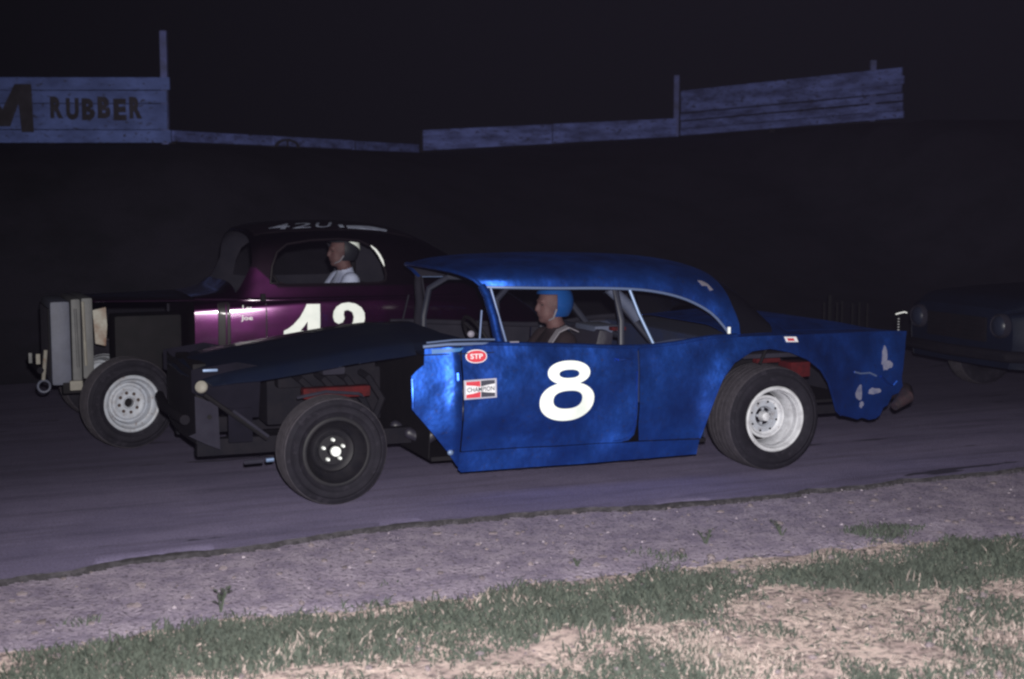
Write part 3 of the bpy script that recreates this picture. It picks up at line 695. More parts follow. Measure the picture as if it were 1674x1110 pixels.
# greenhouse: one pressed roof with its rear pillars
zc8 = [(0.70, 1.285), (0.80, 1.335), (0.95, 1.382), (1.12, 1.402), (1.45, 1.413), (1.74, 1.414), (2.2, 1.400), (2.45, 1.376), (2.67, 1.325), (2.85, 1.235), (2.98, 1.10), (3.06, .985)]
zd8 = [(0.80, 1.235), (1.0, 1.236), (1.45, 1.222), (1.87, 1.211), (2.13, 1.189), (2.36, 1.136), (2.54, 1.051), (2.63, .97), (2.69, .893), (3.06, .885)]
yd8 = [(0.8, .60), (1.0, .645), (1.2, .69), (1.8, .71), (2.3, .715), (2.55, .73), (2.7, .755), (3.06, .74)]
def roof8(x, s, off=0.0):
    s = s / 0.9; th = min(1, max(0, s)) * math.pi / 2; n = 2.7
    yd = interp(yd8, x); zd = interp(zd8, x); zc = interp(zc8, x)
    y = -(yd + off) * (math.sin(th) ** (2 / n)) if th > 0 else 0.0
    return (x, y, zd + (zc - zd + off) * (max(0, math.cos(th)) ** (2 / n)))
fr = [(0.82 + .19 * (s / .9) ** 2.2, s) for s in np.linspace(0, .9, 9)]
re = [(2.775, .9), (2.765, .84), (2.745, .76), (2.73, .70), (2.72, .60), (2.705, .4), (2.70, .0)]
sd = [(x, .9) for x in np.linspace(1.1, 2.76, 30)]
panel('roof', fr + sd + re, roof8, M['blue'], c8, sp=.05, th=.008, ref=(1.8, 0, .9), full=True)
panel('rear_window', [(x + .012, s_) for x, s_ in re][::-1] + [(3.03, .895), (3.035, .6), (3.04, .3), (3.04, 0)], lambda x, s_: roof8(x, s_, -.012), mat('dark_rear_glass', (.004, .004, .006), .25, spec=.3), c8, sp=.06, th=.005, ref=(1.8, 0, .9), full=True)
# drip rails
for sgn in (1, -1):
    MB().tube([(x, sgn * (-interp(yd8, x) - .006), interp(zd8, x)) for x in np.linspace(1.0, 2.69, 40)], .009, 7).build('drip_rail', M['chrome_blue'] if 'chrome_blue' in M else M.setdefault('chrome_blue', mat('dull_trim', (0.10, 0.14, 0.26), .5, metal=.3)), c8)
    # wraparound A-pillar with its dogleg and the vent-window bar
    pb = MB(); pb.tube([(1.005, -.645 * sgn, 1.24), (1.02, -.70 * sgn, 1.18), (1.045, -.745 * sgn, 1.05), (1.05, -.80 * sgn, .93), (1.06, -.83 * sgn, .885)], [.026, .028, .030, .030, .030], 10)
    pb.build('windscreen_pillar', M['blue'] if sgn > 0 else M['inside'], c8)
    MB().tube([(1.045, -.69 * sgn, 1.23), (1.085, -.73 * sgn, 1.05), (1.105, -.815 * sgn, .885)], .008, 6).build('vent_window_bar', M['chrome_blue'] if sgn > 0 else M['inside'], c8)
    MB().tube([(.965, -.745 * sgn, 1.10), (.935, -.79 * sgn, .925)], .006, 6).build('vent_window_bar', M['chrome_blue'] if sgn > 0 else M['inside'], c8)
    MB().tube([(1.980, -.712 * sgn, 1.205), (2.03, -.75 * sgn, 1.05), (2.095, -.83 * sgn, .86)], .0105, 8).build('side_window_bar', M['chrome_bar'] if 'chrome_bar' in M else M.setdefault('chrome_bar', mat('bluish_bare_metal', (0.13, 0.19, 0.32), .5, metal=.3)), c8)
MB().tube([roof8(x, s) for x, s in fr] [::-1] + [(p[0], -p[1], p[2]) for p in [roof8(x, s) for x, s in fr]][1:], .013, 7).build('windscreen_header', M['blue'], c8)
# bonnet, cowl, boot deck, rear face
def hood8(x, y):
    zc = interp([(-.80, .735), (-.74, .775), (-.55, .825), (-.2, .875), (.3, .945), (.62, .972), (.95, .985)], x)
    hw = .735; return (x, y, zc - .075 * (abs(y) / hw) ** 2.2 - .05 * sstep((abs(y) - .66) / .09) + .012 * math.exp(-(y / .12) ** 2))
panel('bonnet', [(-.79, 0), (-.78, .3), (-.74, .55), (-.66, .70), (-.4, .73), (.0, .735), (.45, .74), (.55, .735), (.555, .4), (.54, 0)], hood8, M['blue_shaded'], c8, sp=.06, ref=(0, 0, .3), full=True)
def cowl8(x, y):
    z = hood8(x, min(abs(y), .70))[2] - .012 - .10 * sstep((abs(y) - .66) / .22); return (x, y, max(z, .86))
panel('cowl', [(.56, 0), (.56, .55), (.555, .885), (.82, .895), (1.07, .885), (1.06, .80), (.93, .70), (.80, .45), (.74, 0)], cowl8, M['blue_shaded'], c8, sp=.05, ref=(.7, 0, .4), full=True)
def deck8(x, y):
    zt = interp([(2.6, .93), (2.95, .955), (3.12, .966), (3.3, .962), (3.6, .935), (3.8, .905), (4.1, .835)], x); zb = belt(min(x, 4.07)); t = abs(y) / .9
    return (x, y, zb + (zt - zb) * (1 - sstep((t - .45) / .42)) - .02 * sstep((t - .93) / .1))
wy = lambda x: abs(side8(x, belt(x))[1]) - .004
panel('rear_deck', [(2.70, 0), (2.70, wy(2.70)), (3.0, wy(3.0)), (3.16, wy(3.16)), (3.16, 0)], deck8, M['blue'], c8, sp=.06, ref=(3, 0, .4), full=True)
panel('boot_lid', [(3.168, 0), (3.168, .70), (3.6, .69), (3.95, .62), (4.07, .55), (4.09, 0)], deck8, M['blue'], c8, sp=.06, ref=(3.5, 0, .4), full=True)
for sgn in (1, -1):
    panel('fender_top', [(3.168, .708), (3.168, wy(3.168)), (3.6, wy(3.6)), (3.85, wy(3.85)), (4.07, wy(4.07)), (4.078, .558), (3.955, .628), (3.6, .698)], lambda x, y, g=sgn: (x, -g * y, deck8(x, y)[2]), M['blue'], c8, sp=.06, ref=(3.5, 0, .4))
panel('tail_panel', [(0, .30), (0, .832), (.50, .838), (.72, .862), (.790, .864), (.795, .5), (.76, .45), (.62, .34)], lambda y, z: (4.085 - .05 * (y / .8) ** 2 - .10 * sstep((.5 - z) / .2) + .02 * noise.noise((y * 3, z * 3, 2)), -y, z), M['blue'], c8, sp=.06, ref=(3, 0, .5), full=True)
for sgn in (1, -1):
    MB().ball((4.055, -.735 * sgn, .74), (.03, .045, .075), 14, 8).build('tail_light', M['taillight'], c8)
# crumpled remains of the rear bumper
bmp = [(3.93, -.86, .36), (4.04, -.84, .42), (4.12, -.72, .44), (4.16, -.4, .40), (4.17, 0, .41), (4.16, .4, .40), (4.11, .74, .41), (4.0, .85, .40)]
MB().tube(bmp, [.03, .055, .06, .055, .055, .055, .05, .04], 10).build('rear_bumper', mat('scraped_dull_bumper', (.018, .014, .018), .7, spec=.2, col2=(.035, .016, .02), scale=9, lo=.45, hi=.65, bump=.01, bscale=14), c8)
# boot pin with its wire clip
PX, PY, PZ = 4.045, -.73, .862
pn = MB().tube([(PX, PY, PZ - .01), (PX, PY, PZ + .125)], .004, 6).build('boot_pin', M['grey_dark'], c8)
MB().tube([(PX - .025, PY, PZ + .120), (PX, PY - .002, PZ + .127), (PX + .045, PY - .002, PZ + .134), (PX + .065, PY - .002, PZ + .128)], .0055, 6).build('wire_clip', M['hub_white'], pn)  # white clip, its glint put into the colour
for k in range(5): MB().lathe([(.006, -.003), (.008, 0), (.006, .003)], 8, (PX, PY, PZ + .012 + .019 * k), 'z').build('thread_ring', M['chrome'], pn)
# lettering and decals lie 4 mm proud of the sheet metal
def on8(o=.005): return lambda x, z: side8(x, z, o)
def num8():
    s = 1.107e-3; X = lambda u: 1.275 + (u - 805) * 1.103e-3; Z = lambda v: .788 - (v - 190) * 1.112e-3 - 0.004
    def e(cx, cy, a, b, n): return [(X(u), Z(v)) for u, v in ell(cx, cy, a, b, n, 44)]
    return [e(983, 252, 129, 66, 2.15), e(975, 412, 170, 109, 2.2)], [e(984, 258, 62, 23, 2.3), e(978, 402, 92, 51, 2.4)]
o_, h_ = num8()
nb = panel('number', o_, on8(.008), M['white'], dr[0], holes=h_, sp=.018, th=.003)
panel('round_sticker', ell(.875, .838, .068, .040, 2.2), on8(.005), M['decal_white'], c8, sp=.03, th=.002)
st = panel('sticker_field', ell(.875, .838, .062, .035, 2.2), on8(.008), M['decal_red'], c8, sp=.03, th=.002)
lettering('lettering', 'STP', M['decal_white'], st, lambda u, v: side8(.835 + u * .08, .824 + v * .030, .0105), bold=.02)
cx0, cx1, cz0, cz1 = .784, .994, .584, .700
sk = lambda u, v: (cx0 + (cx1 - cx0) * u, cz0 + (cz1 - cz0) * v + .004 * u)
dc = panel('spark_plug_decal', [sk(*p) for p in ((0, 0), (1, .0), (1, 1), (0, 1))], on8(.005), M['decal_grey'], c8, sp=.04, th=.002)
panel('decal_band', [sk(*p) for p in ((.05, .08), (.95, .08), (.95, .92), (.05, .92))], on8(.008), M['decal_white'], dc, sp=.04, th=.002)
for nm, pts, mm in (('decal_band', ((.06, .92), (.06, .74), (.28, .70), (.49, .63), (.49, .92)), 'decal_red'), ('decal_band', ((.06, .08), (.06, .26), (.28, .30), (.49, .37), (.49, .08)), 'decal_red'),
                    ('decal_band', ((.94, .92), (.94, .74), (.72, .70), (.51, .63), (.51, .92)), 'decal_black'), ('decal_band', ((.94, .08), (.94, .26), (.72, .30), (.51, .37), (.51, .08)), 'decal_black')):
    panel(nm, [sk(*p) for p in pts], on8(.0105), M[mm], dc, sp=.05, th=.002)
lettering('lettering', 'CHAMPION', M['decal_black'], dc, lambda u, v: side8(*sk(.08 + .84 * u, .38 + .24 * v), .0115), bold=.015)
ql = panel('small_sticker', [(3.02, .846), (3.115, .842), (3.105, .876), (3.01, .880)], on8(.005), M['decal_white'], q1, sp=.03, th=.002)
panel('sticker_field', [(3.035, .853), (3.085, .851), (3.08, .868), (3.03, .870)], on8(.008), M['decal_red'], q1, sp=.03, th=.002)
# scraped primer patches on the dented rear corner
def blob(cx, cz, a, b, k=13): return [(cx + a * math.cos(t) * random.uniform(.6, 1.15), cz + b * math.sin(t) * random.uniform(.6, 1.15)) for t in np.linspace(0, 2 * math.pi, k)[:-1]]
for b_ in ((3.86, .70, .028, .09), (3.885, .645, .04, .035), (3.665, .465, .035, .06), (3.80, .47, .06, .028), (3.68, .385, .02, .025)):
    panel('primer_and_glint_patch', blob(*b_), on8(.004), M['primer'], q1, sp=.03, th=.002)
MB().tube([side8(x, z, .003) for x, z in ((3.60, .615), (3.66, .60), (3.74, .60), (3.80, .575))], .006, 5).build('scraped_crease', M['chrome_blue'], q1)
MB().tube([side8(x, z, .002) for x, z in ((3.84, .57), (3.90, .52), (3.95, .50), (3.98, .53))], .008, 5).build('scraped_crease', M['blue'], q1)
MB().tube([side8(.472, z, .002) for z in np.linspace(.55, .72, 6)], .010, 6).build('rolled_edge', M['blue'], c8)
MB().tube([side8(.748, z, -.002) for z in (.70, .72, .74, .745)], .012, 6).build('rolled_edge', M['blue'], c8)
MB().ball(side8(.715, .262, .0), (.02, .012, .018), 10, 6).build('bolt_head', M['chrome_bar'], c8)
panel('lit_cowl_top', [(.60, .862), (.775, .872), (.80, .893), (.60, .888)], on8(.006), M['lit_blue'] if 'lit_blue' in M else M.setdefault('lit_blue', mat('lit_blue_cowl', (.035, .13, .34), .5)), c8, sp=.04, th=.004)  # brighter blue patch: the lit cowl top put into the colour
MB().tube([(.55, -.865, .905), (.70, -.872, .914), (.85, -.872, .912), (1.04, -.862, .905)], .011, 7).build('cowl_highlight', M['chrome_blue'], c8)  # grey-blue tubes standing in for the highlight along cowl and sill
MB().tube([(.58, -.84, .925), (.75, -.835, .935), (.93, -.815, .93), (1.04, -.81, .925)], .006, 7).build('cowl_highlight', M['chrome_blue'], c8)
MB().ball((.905, -.72, .955), (.024, .016, .022), 12, 8).build('mirror_knob', M['grey_knob'] if 'grey_knob' in M else M.setdefault('grey_knob', mat('grey_knob', (.16, .15, .19), .6)), c8)
MB().box((1.10, -.875, .905), (1.16, -.845, .917), .005).build('door_latch', M['grey_knob'], c8)
MB().box((2.662, -.790, .900), (2.680, -.775, .945), .004).build('pillar_glint', M['hub_white'], c8)  # white piece standing in for the glint at the rear pillar base
panel('primer_and_glint_patch', [(2.50, .62), (2.53, .60), (2.575, .61), (2.60, .66), (2.57, .70), (2.56, .65), (2.52, .68)], lambda x, q: (lambda p: (p[0], p[1] - .004, p[2] + .004))(roof8(x, q)), M['grey_knob'], c8, sp=.03, th=.002)  # pale patch painting in the glint on the rear roof pillar
# chassis: floor, firewall, rails, axles, engine
MB().box((.62, -.80, .20), (2.5, .80, .225)).build('floor_pan', M['black'], c8, smooth=False)
panel('firewall', [(-.80, .22), (-.86, .6), (-.80, .86), (-.5, .90), (.5, .90), (.80, .86), (.86, .6), (.80, .22)], lambda y, z: (.60, y, z), M['black'], c8, sp=.12, ref=(2, 0, .5))
panel('rear_bulkhead', [(-.74, .22), (-.74, .88), (.74, .88), (.74, .22)], lambda y, z: (2.52, y, z), M['blue_in'], c8, sp=.15, ref=(4, 0, .5))
MB().box((2.5, -.62, .38), (3.85, .62, .40)).build('boot_floor', M['black'], c8, smooth=False)
MB().box((2.50, -.74, .862), (2.98, .74, .878)).build('parcel_shelf', M['blue_in'], c8, smooth=False)
for sgn in (1, -1):
    MB().box((-.72, -.42 * sgn - .04, .26), (.7, -.42 * sgn + .04, .36), .008).build('frame_rail', M['grey_dark'], c8)
    MB().box((2.42, sgn * .60 - .02, .30), (3.9, sgn * .60 + .02, .36)).build('frame_bracket', M['grey_dark'], c8)
    # inner wheel tub
    panel('wheel_tub', [(2.45, .3), (2.56, .62), (2.78, .80), (3.06, .78), (3.28, .66), (3.42, .4), (3.42, .3)], lambda x, z, g=sgn: (x, g * .52, z), M['black'], c8, sp=.1, ref=(2.9, 0, .5))
MB().box((3.10, -.86, .60), (3.25, -.70, .70), .01).build('shock_tower', M['red'], c8)
MB().box((2.75, -.84, .735), (3.25, -.55, .765), .008).build('tub_brace', M['grey'], c8); MB().tube([(2.86, -.86, .70), (2.92, -.84, .80)], .012, 6).build('spring_shackle', M['black'], c8)
MB().box((2.84, -.855, .705), (3.02, -.80, .735), .008).build('leaf_spring', M['red'], c8)
MB().tube([(2.926, -.78, .345), (2.926, .78, .345)], .05, 10).build('rear_axle', M['black'], c8)
MB().tube([(0, -.78, .32), (0, .78, .32)], .04, 10).build('front_axle', M['black'], c8)
MB().box((-.13, -.68, .60), (.28, -.60, .665), .015).build('crossmember', M['red'], c8)
MB().tube([(-.16, -.66, .61), (-.12, -.70, .625), (0, -.71, .645), (.20, -.70, .622), (.24, -.66, .60)], .010, 6).build('upper_arm', M['grey'], c8)
eng = MB().box((-.25, -.20, .38), (.48, .20, .72), .02).box((-.2, -.30, .62), (.42, -.16, .78), .02).box((-.2, .16, .62), (.42, .30, .78), .02); eng.build('engine', M['grey_dark'], c8)
for k in range(4): MB().tube([(-.1 + .14 * k, -.29, .70), (-.08 + .14 * k, -.42, .68), (.05 + .12 * k, -.47, .55), (.35, -.48, .42)], .022, 8).build('exhaust_pipe', M['grey_dark'], c8)
MB().box((.02, -.55, .72), (.16, -.40, .82), .02).ball((.09, -.48, .80), .055, 12, 8).build('oil_filler', M['grey'], c8)
MB().box((-.72, -.36, .36), (-.64, .36, .80), .01).build('radiator', M['black'], c8)
# nose: side apron, square lower plate, brace, lamp socket, badge
panel('side_apron', [(-.765, .795), (-.765, .665), (-.63, .61), (-.46, .50), (-.38, .50), (-.36, .80), (-.5, .83)], lambda x, z: (x, -.60, z), M['apron'] if 'apron' in M else M.setdefault('apron', mat('dim_grey_apron', (.0065, .006, .011), .85, spec=.05, col2=(.004, .004, .007), scale=6)), c8, sp=.08, ref=(-.5, 0, .6), mirror=True)
panel('nose_panel', [(-.60, .36), (-.60, .78), (0, .80), (.60, .78), (.60, .36)], lambda y, z: (-.772 + .03 * (y / .6) ** 2, y, z), M['grey_dark'], c8, sp=.12, ref=(1, 0, .5))
plt = panel('lower_plate', [(-.752, .645), (-.62, .590), (-.612, .325), (-.70, .365), (-.79, .415), (-.75, .43)], lambda x, z: (x, -.625, z), M['grey'], c8, sp=.06, ref=(-.5, 0, .5))
MB().lathe([(.014, 0), (.014, -.006), (.0001, -.006)], 14, (-.67, -.624, .52)).build('plate_hole', M['black'], plt)
MB().box((-.56, -.615, .36), (-.42, -.605, .56)).build('inner_plate', M['apron'], c8, smooth=False)
MB().tube([(-.70, -.64, .655), (-.34, -.64, .375)], .014, 8).build('brace', M['black'], c8)
MB().tube([(-.54, -.655, .555), (-.335, -.655, .39)], .010, 8).build('brace', M['grey'], c8)
MB().lathe([(.034, 0), (.036, -.012), (.028, -.020), (.016, -.012), (.0001, -.010)], 18, (-.715, -.63, .700)).build('lamp_socket', M['tan'], c8)
MB().box((-.70, -.612, .782), (-.615, -.600, .797), .004).build('badge', M['chrome_bar'], c8)
MB().tube([(-.47, -.60, .235), (-.36, -.62, .242)], .014, 8).build('tie_rod_end', M['grey'], c8); MB().tube([(-.345, -.62, .243), (-.30, -.62, .245)], .012, 8).build('tie_rod_tip', M['chrome_bar'], c8)
MB().tube([(-.80, -.55, .50), (-.84, 0, .50), (-.80, .55, .50)], .03, 10).build('front_bumper_bar', M['grey_dark'], c8)
# cage, seat, steering
M['cage'] = mat('roll_cage_paint', (.012, .014, .026), .5, col2=(.018, .02, .034), scale=9)
cage = lambda p: MB().tube(p, .022, 8).build('roll_bar', M['cage'], c8)
cage([(1.95, -.68, .25), (1.95, -.66, 1.0), (1.95, -.55, 1.24), (1.95, .55, 1.24), (1.95, .66, 1.0), (1.95, .68, .25)])
cage([(1.95, -.5, 1.22), (1.20, -.58, 1.23), (1.09, -.66, 1.15), (1.07, -.73, .95), (1.06, -.75, .3)]); cage([(1.95, .5, 1.22), (1.20, .58, 1.23), (1.09, .66, 1.15), (1.07, .73, .95), (1.06, .75, .3)])
cage([(1.95, -.45, 1.20), (2.6, -.5, .45)]); cage([(1.95, .45, 1.20), (2.6, .5, .45)]); cage([(1.97, -.62, .9), (1.97, .62, .9)])
MB().tube([(1.96, -.46, 1.195), (2.09, -.47, 1.08), (2.16, -.475, .99)], .040, 10).build('roll_bar_padding', M['pad'], c8)
MB().box((1.25, -.58, .26), (1.70, -.12, .38), .04).build('seat_cushion', M['seat'], c8)
sb = MB().box((-.06, -.235, 0), (.06, .235, .62), .05); M4 = Matrix.Translation((1.74, -.35, .33)) @ Matrix.Rotation(R(14), 4, 'Y')
link('seat_back', [M4 @ Vector(v) for v in sb.v], sb.f, M['seat'], c8)
MB().box((1.83, -.52, .90), (2.02, -.20, .955), .02).build('seat_top_pad', M['pad'], c8)
MB().box((1.93, -.57, .925), (2.03, -.50, .95), .008).build('red_pull', M['red'], c8)
# rear seat side / inner quarter seen through the rear side window
panel('inner_quarter', [(2.0, .50), (2.0, .86), (2.3, .9), (2.7, .90), (2.7, .5)], lambda x, z: (x, -.70, z - .03), M['blue_in'], c8, sp=.12, mirror=True)
swm = Matrix.Translation((1.10, -.35, .86)) @ Matrix.Rotation(R(62), 4, 'Y')
sw = MB().tube([swm @ Vector((.19 * math.cos(t), .19 * math.sin(t), 0)) for t in np.linspace(0, 2 * math.pi, 29)[:-1]], .012, 8, closed=True)
for t in (0.3, 2.4, 4.5): sw.tube([swm @ Vector((0, 0, .03)), swm @ Vector((.185 * math.cos(t), .185 * math.sin(t), 0))], .009, 6)
sw.tube([swm @ Vector((0, 0, .03)), (.62, -.35, .62)], .018, 8); sw.build('steering_wheel', M['black'], c8)
MB().box((.80, -.80, .80), (.95, .80, .885), .02).build('dashboard', M['black'], c8)
# wheels
wheel(c8, (0, -.92 + .10, .320), .320, .20, .192, 'black', R(4), label='black front wheel with bright hub and five lug nuts', spin=.35)
wheel(c8, (0, .82, .320), .320, .20, .192, 'black', R(4), True)
wheel(c8, (2.926, -.955 + .16, .347), .347, .31, .200, 'white', 0, label='wide rear wheel with deep white rim', spin=.5)
wheel(c8, (2.926, .795, .347), .347, .31, .200, 'white', 0, True)

# ------------------------------------------------------------------ generic pressed body lofted from sections
class Loft:
    """half section runs from sill (t=0) to roof centre (t=1)"""
    SEC = [(.90, .0), (.955, .25), (.985, .50), (.998, .72), (1.0, .84), (.993, .93), (.965, 1.0), (.905, 1.30), (.845, 1.58), (.765, 1.80), (.60, 1.93), (.35, 1.985), (0, 2.0)]
    def __init__(s, hw, zs, zb, zt, sec=None):
        s.hw, s.zs, s.zb, s.zt = hw, zs, zb, zt; s.S = sec or Loft.SEC; n = len(s.S) - 1
        s.ty = [(i / n, p[0]) for i, p in enumerate(s.S)]; s.tz = [(i / n, p[1]) for i, p in enumerate(s.S)]
    def p(s, x, t, off=0.0):
        t = min(1, max(0, t)); y = interp(s.ty, t); q = interp(s.tz, t); hw = interp(s.hw, x)
        zs, zb, zt = interp(s.zs, x), interp(s.zb, x), interp(s.zt, x)
        z = zs + (zb - zs) * q if q <= 1 else zb + (zt - zb) * (q - 1)
        return (x, -(hw * y) - (off if t < .97 else 0) if t < 1 else 0.0, z)
    def t_at(s, x, z):
        lo, hi = 0.0, 1.0
        for _ in range(26):
            m = (lo + hi) / 2
            if s.p(x, m)[2] < z: lo = m
            else: hi = m
        return lo
    def on(s, x, z, off=0.0): return s.p(x, s.t_at(x, z), off)
    def tz_poly(s, pts, sp=.04, k=1.6): return [(x, s.t_at(x, z) * k) for x, z in resample(pts, sp)]
    def surf(s, k=1.6): return lambda x, t: s.p(x, t / k)

# ------------------------------------------------------------------ maroon coupe 42
YAW42 = R(23.5)
c42 = thing('stock_car', 'dark maroon open-wheeled coupe with white number 42 behind the blue car', 'race car', (-3.05090, 10.57497, 0), YAW42, 'stock cars on the track')
B42 = Loft(hw=[(.52, .60), (.8, .66), (1.2, .73), (1.7, .765), (2.2, .76), (2.7, .70), (3.1, .58), (3.45, .40), (3.62, .20)],
           zs=[(.5, .42), (3.0, .42), (3.62, .50)], zb=[(.52, 1.00), (.9, 1.02), (1.5, 1.05), (2.2, 1.04), (2.7, .98), (3.1, .86), (3.62, .62)],
           zt=[(.52, 1.055), (.70, 1.085), (.79, 1.12), (.84, 1.22), (.92, 1.43), (.97, 1.535), (1.06, 1.575), (1.3, 1.598), (1.63, 1.604), (1.95, 1.588), (2.2, 1.535), (2.45, 1.43), (2.7, 1.28), (2.95, 1.13), (3.25, .96), (3.5, .79), (3.62, .68)])
K = 1.6
win42 = [(1.075, 1.150), (1.095, 1.27), (1.14, 1.375), (1.22, 1.435), (1.40, 1.462), (1.62, 1.470), (1.78, 1.455), (1.88, 1.405), (1.945, 1.30), (1.965, 1.20), (1.955, 1.150), (1.90, 1.135), (1.2, 1.135)]
hole = B42.tz_poly(win42)
ws = [(.815, B42.t_at(.9, 1.25) * K), (.83, K * .70), (.955, K * .73), (.972, K * .9), (.975, K * 1.06), (.80, K * 1.06), (.80, K * .80)]
ws = [(.826, K * .60), (.956, K * .66), (.966, K * .80), (.968, K * 1.06), (.812, K * 1.06), (.815, K * .74)]
rw = [(2.42, K * .82), (2.60, K * .82), (2.62, K * 1.06), (2.40, K * 1.06)]
body = panel('body', [(.52, 0), (3.62, 0), (3.62, K), (.52, K)], B42.surf(K), M['maroon'], c42, holes=[hole, ws, rw], sp=.045, th=.006, ref=(1.7, 0, .9), full=True)
def two_tone():   # black top above the belt, maroon below and at the foot of the windscreen pillar
    m = M['maroon'].copy(); m.name = 'maroon_and_black_paint'; nt = m.node_tree; N = nt.nodes; L = nt.links; b = N['Principled BSDF']
    tc = N.new('ShaderNodeTexCoord'); sp = N.new('ShaderNodeSeparateXYZ'); L.new(tc.outputs['Object'], sp.inputs[0])
    def rg(v, a, c, o0, o1):
        r = N.new('ShaderNodeMapRange'); L.new(v, r.inputs['Value'])
        for k, q in zip(('From Min', 'From Max', 'To Min', 'To Max'), (a, c, o0, o1)): r.inputs[k].default_value = q
        return r.outputs['Result']
    lift = rg(sp.outputs['X'], .98, 1.13, .15, 0.0); d = N.new('ShaderNodeMath'); d.operation = 'SUBTRACT'; L.new(sp.outputs['Z'], d.inputs[0]); L.new(lift, d.inputs[1])
    f = rg(d.outputs[0], 1.100, 1.122, 0, 1); x = N.new('ShaderNodeMix'); x.data_type = 'RGBA'
    L.new(f, x.inputs['Factor']); L.new(b.inputs['Base Color'].links[0].from_socket, x.inputs['A']); x.inputs['B'].default_value = (.005, .002, .005, 1)
    L.new(x.outputs['Result'], b.inputs['Base Color'])
    for nm, lo_, hi_ in (('Coat Weight', 1.0, .02), ('Metallic', .92, .95), ('Roughness', .33, .45)): L.new(rg(f, 0, 1, lo_, hi_), b.inputs[nm])
    return m
body.data.materials[0] = two_tone()
# roof painted darker, pressed just proud of the body
panel('roof_skin', [(1.0, K * .80), (1.35, K * .79), (1.9, K * .79), (2.25, K * .80), (2.3, K), (.985, K)], lambda x, t: (lambda p: (p[0], p[1] * 1.006, p[2] + .004))(B42.p(x, t / K)), M['dark_maroon'], c42, sp=.06, th=.003, ref=(1.6, 0, .9), full=True)
# window surround
MB().tube([B42.on(x, z, .004) for x, z in resample(win42, .04)], .010, 6, closed=True).build('window_frame', M['dark_maroon'], c42)
MB().tube([B42.on(x, z, .010) for x, z in ((1.865, 1.418), (1.90, 1.385), (1.925, 1.345), (1.945, 1.30), (1.955, 1.26))], [.005, .010, .011, .010, .004], 8).build('window_edge_glint', M['hub_white'], c42)  # white tube painting in the glint on the window edge
# seams and belt moulding
panel('gap_shade_strip', [(.690, .46), (.765, .46), (.765, 1.015), (.690, 1.012)], lambda x, z: B42.on(x, z, .005), M['dark_maroon'], c42, sp=.04, th=.003)  # dark strip laid on for the shade of a recessed gap
MB().tube([B42.on(.742, z, .006) for z in np.linspace(.6, 1.0, 8)], .006, 6).build('gap_edge', M['maroon'], c42)
for x in (.688, .768, 1.03):
    MB().tube([B42.on(x, z, -.001) for z in np.linspace(.50, 1.0, 10)], .006, 6).build('door_seam', M['dark_maroon'], c42)
MB().tube([B42.on(x, 1.035 - .004 * (x - .6), .004) for x in np.linspace(.54, 2.6, 40)], .010, 6).build('belt_moulding', M['maroon'], c42)
MB().box((.985, -.735, 1.02), (1.02, -.70, 1.075), .006).build('mirror_bracket', M['black'], c42)
panel('firewall', [(-.56, .42), (-.58, .7), (-.56, 1.0), (-.3, 1.04), (.3, 1.04), (.56, 1.0), (.58, .7), (.56, .42)], lambda y, z: (.535, y, z), M['dark_maroon'], c42, sp=.12, ref=(2, 0, .7))
MB().box((.54, -.60, .40), (3.3, .60, .425)).build('floor_pan', M['black'], c42, smooth=False)
# bonnet top only: the engine bay is open at the sides
def hood42(x, y): 
    hw = lin([(-.20, .30), (.52, .59)], x); t = min(1, abs(y) / hw); return (x, y, lin([(-.2, 1.055), (.52, 1.062)], x) + .0 - .03 * t ** 3)
panel('bonnet', [(-.19, 0), (-.19, .30), (.52, .588), (.52, 0)], hood42, M['dark_maroon'], c42, sp=.07, ref=(.2, 0, .6), full=True)
MB().tube([hood42(x, -lin([(-.20, .30), (.52, .59)], x)) for x in np.linspace(-.18, .52, 8)], .007, 6).build('bonnet_edge', M['maroon'], c42)
# radiator shell with folded side, cream plate, bumper irons
rs = MB(); rs.box((-.475, -.36, .42), (-.335, .36, 1.035), .03); rs.build('radiator_shell', M['rad'], c42)
MB().box((-.330, -.365, .40), (-.262, .365, 1.05), .02).build('radiator_band', M['rad2'], c42)
MB().box((-.255, -.355, .46), (-.175, .355, 1.055), .02).build('radiator_tank', M['rad2'], c42)
gr = MB().box((-.485, -.30, .48), (-.476, .30, .98)).build('grille', M['black'], c42, smooth=False)
for k in range(9): MB().box((-.493, -.27 + .06 * k, .48), (-.486, -.262 + .06 * k, .98)).build('grille_bar', M['grey_dark'], gr, smooth=False)
panel('cream_plate', [(-.178, .965), (-.085, .985), (-.078, .85), (-.092, .70), (-.165, .72)], lambda x, z: (x, -.375, z), M['rust'], c42, sp=.05, ref=(0, 0, .8))
MB().tube([(-.30, -.375, .98), (-.29, -.375, .55)], .010, 6).build('radiator_rib', M['rad2'], c42); MB().tube([(-.245, -.362, 1.03), (-.235, -.365, .56)], .012, 6).build('radiator_rib', M['tan'], c42)
MB().box((-.355, -.40, .385), (-.265, -.34, .455), .008).build('frame_horn', M['tan'], c42)
ir = MB().tube([(-.535, -.40, .43 + 0.0)] and [(-.535 + .042 * math.cos(t), -.40, .428 + .042 * math.sin(t)) for t in np.linspace(0, 2 * math.pi, 25)[:-1]], .009, 8, closed=True); ir.build('tow_ring', M['rad'], c42)
MB().tube([(-.538, -.40, .475), (-.515, -.40, .69)], .014, 8).build('bumper_iron', M['tan'], c42)
MB().box((-.585, -.41, .59), (-.555, -.39, .665), .006).build('bumper_bracket', M['tan'], c42); MB().box((-.635, -.41, .60), (-.61, -.39, .675), .006).build('bumper_bracket', M['rad2'], c42)
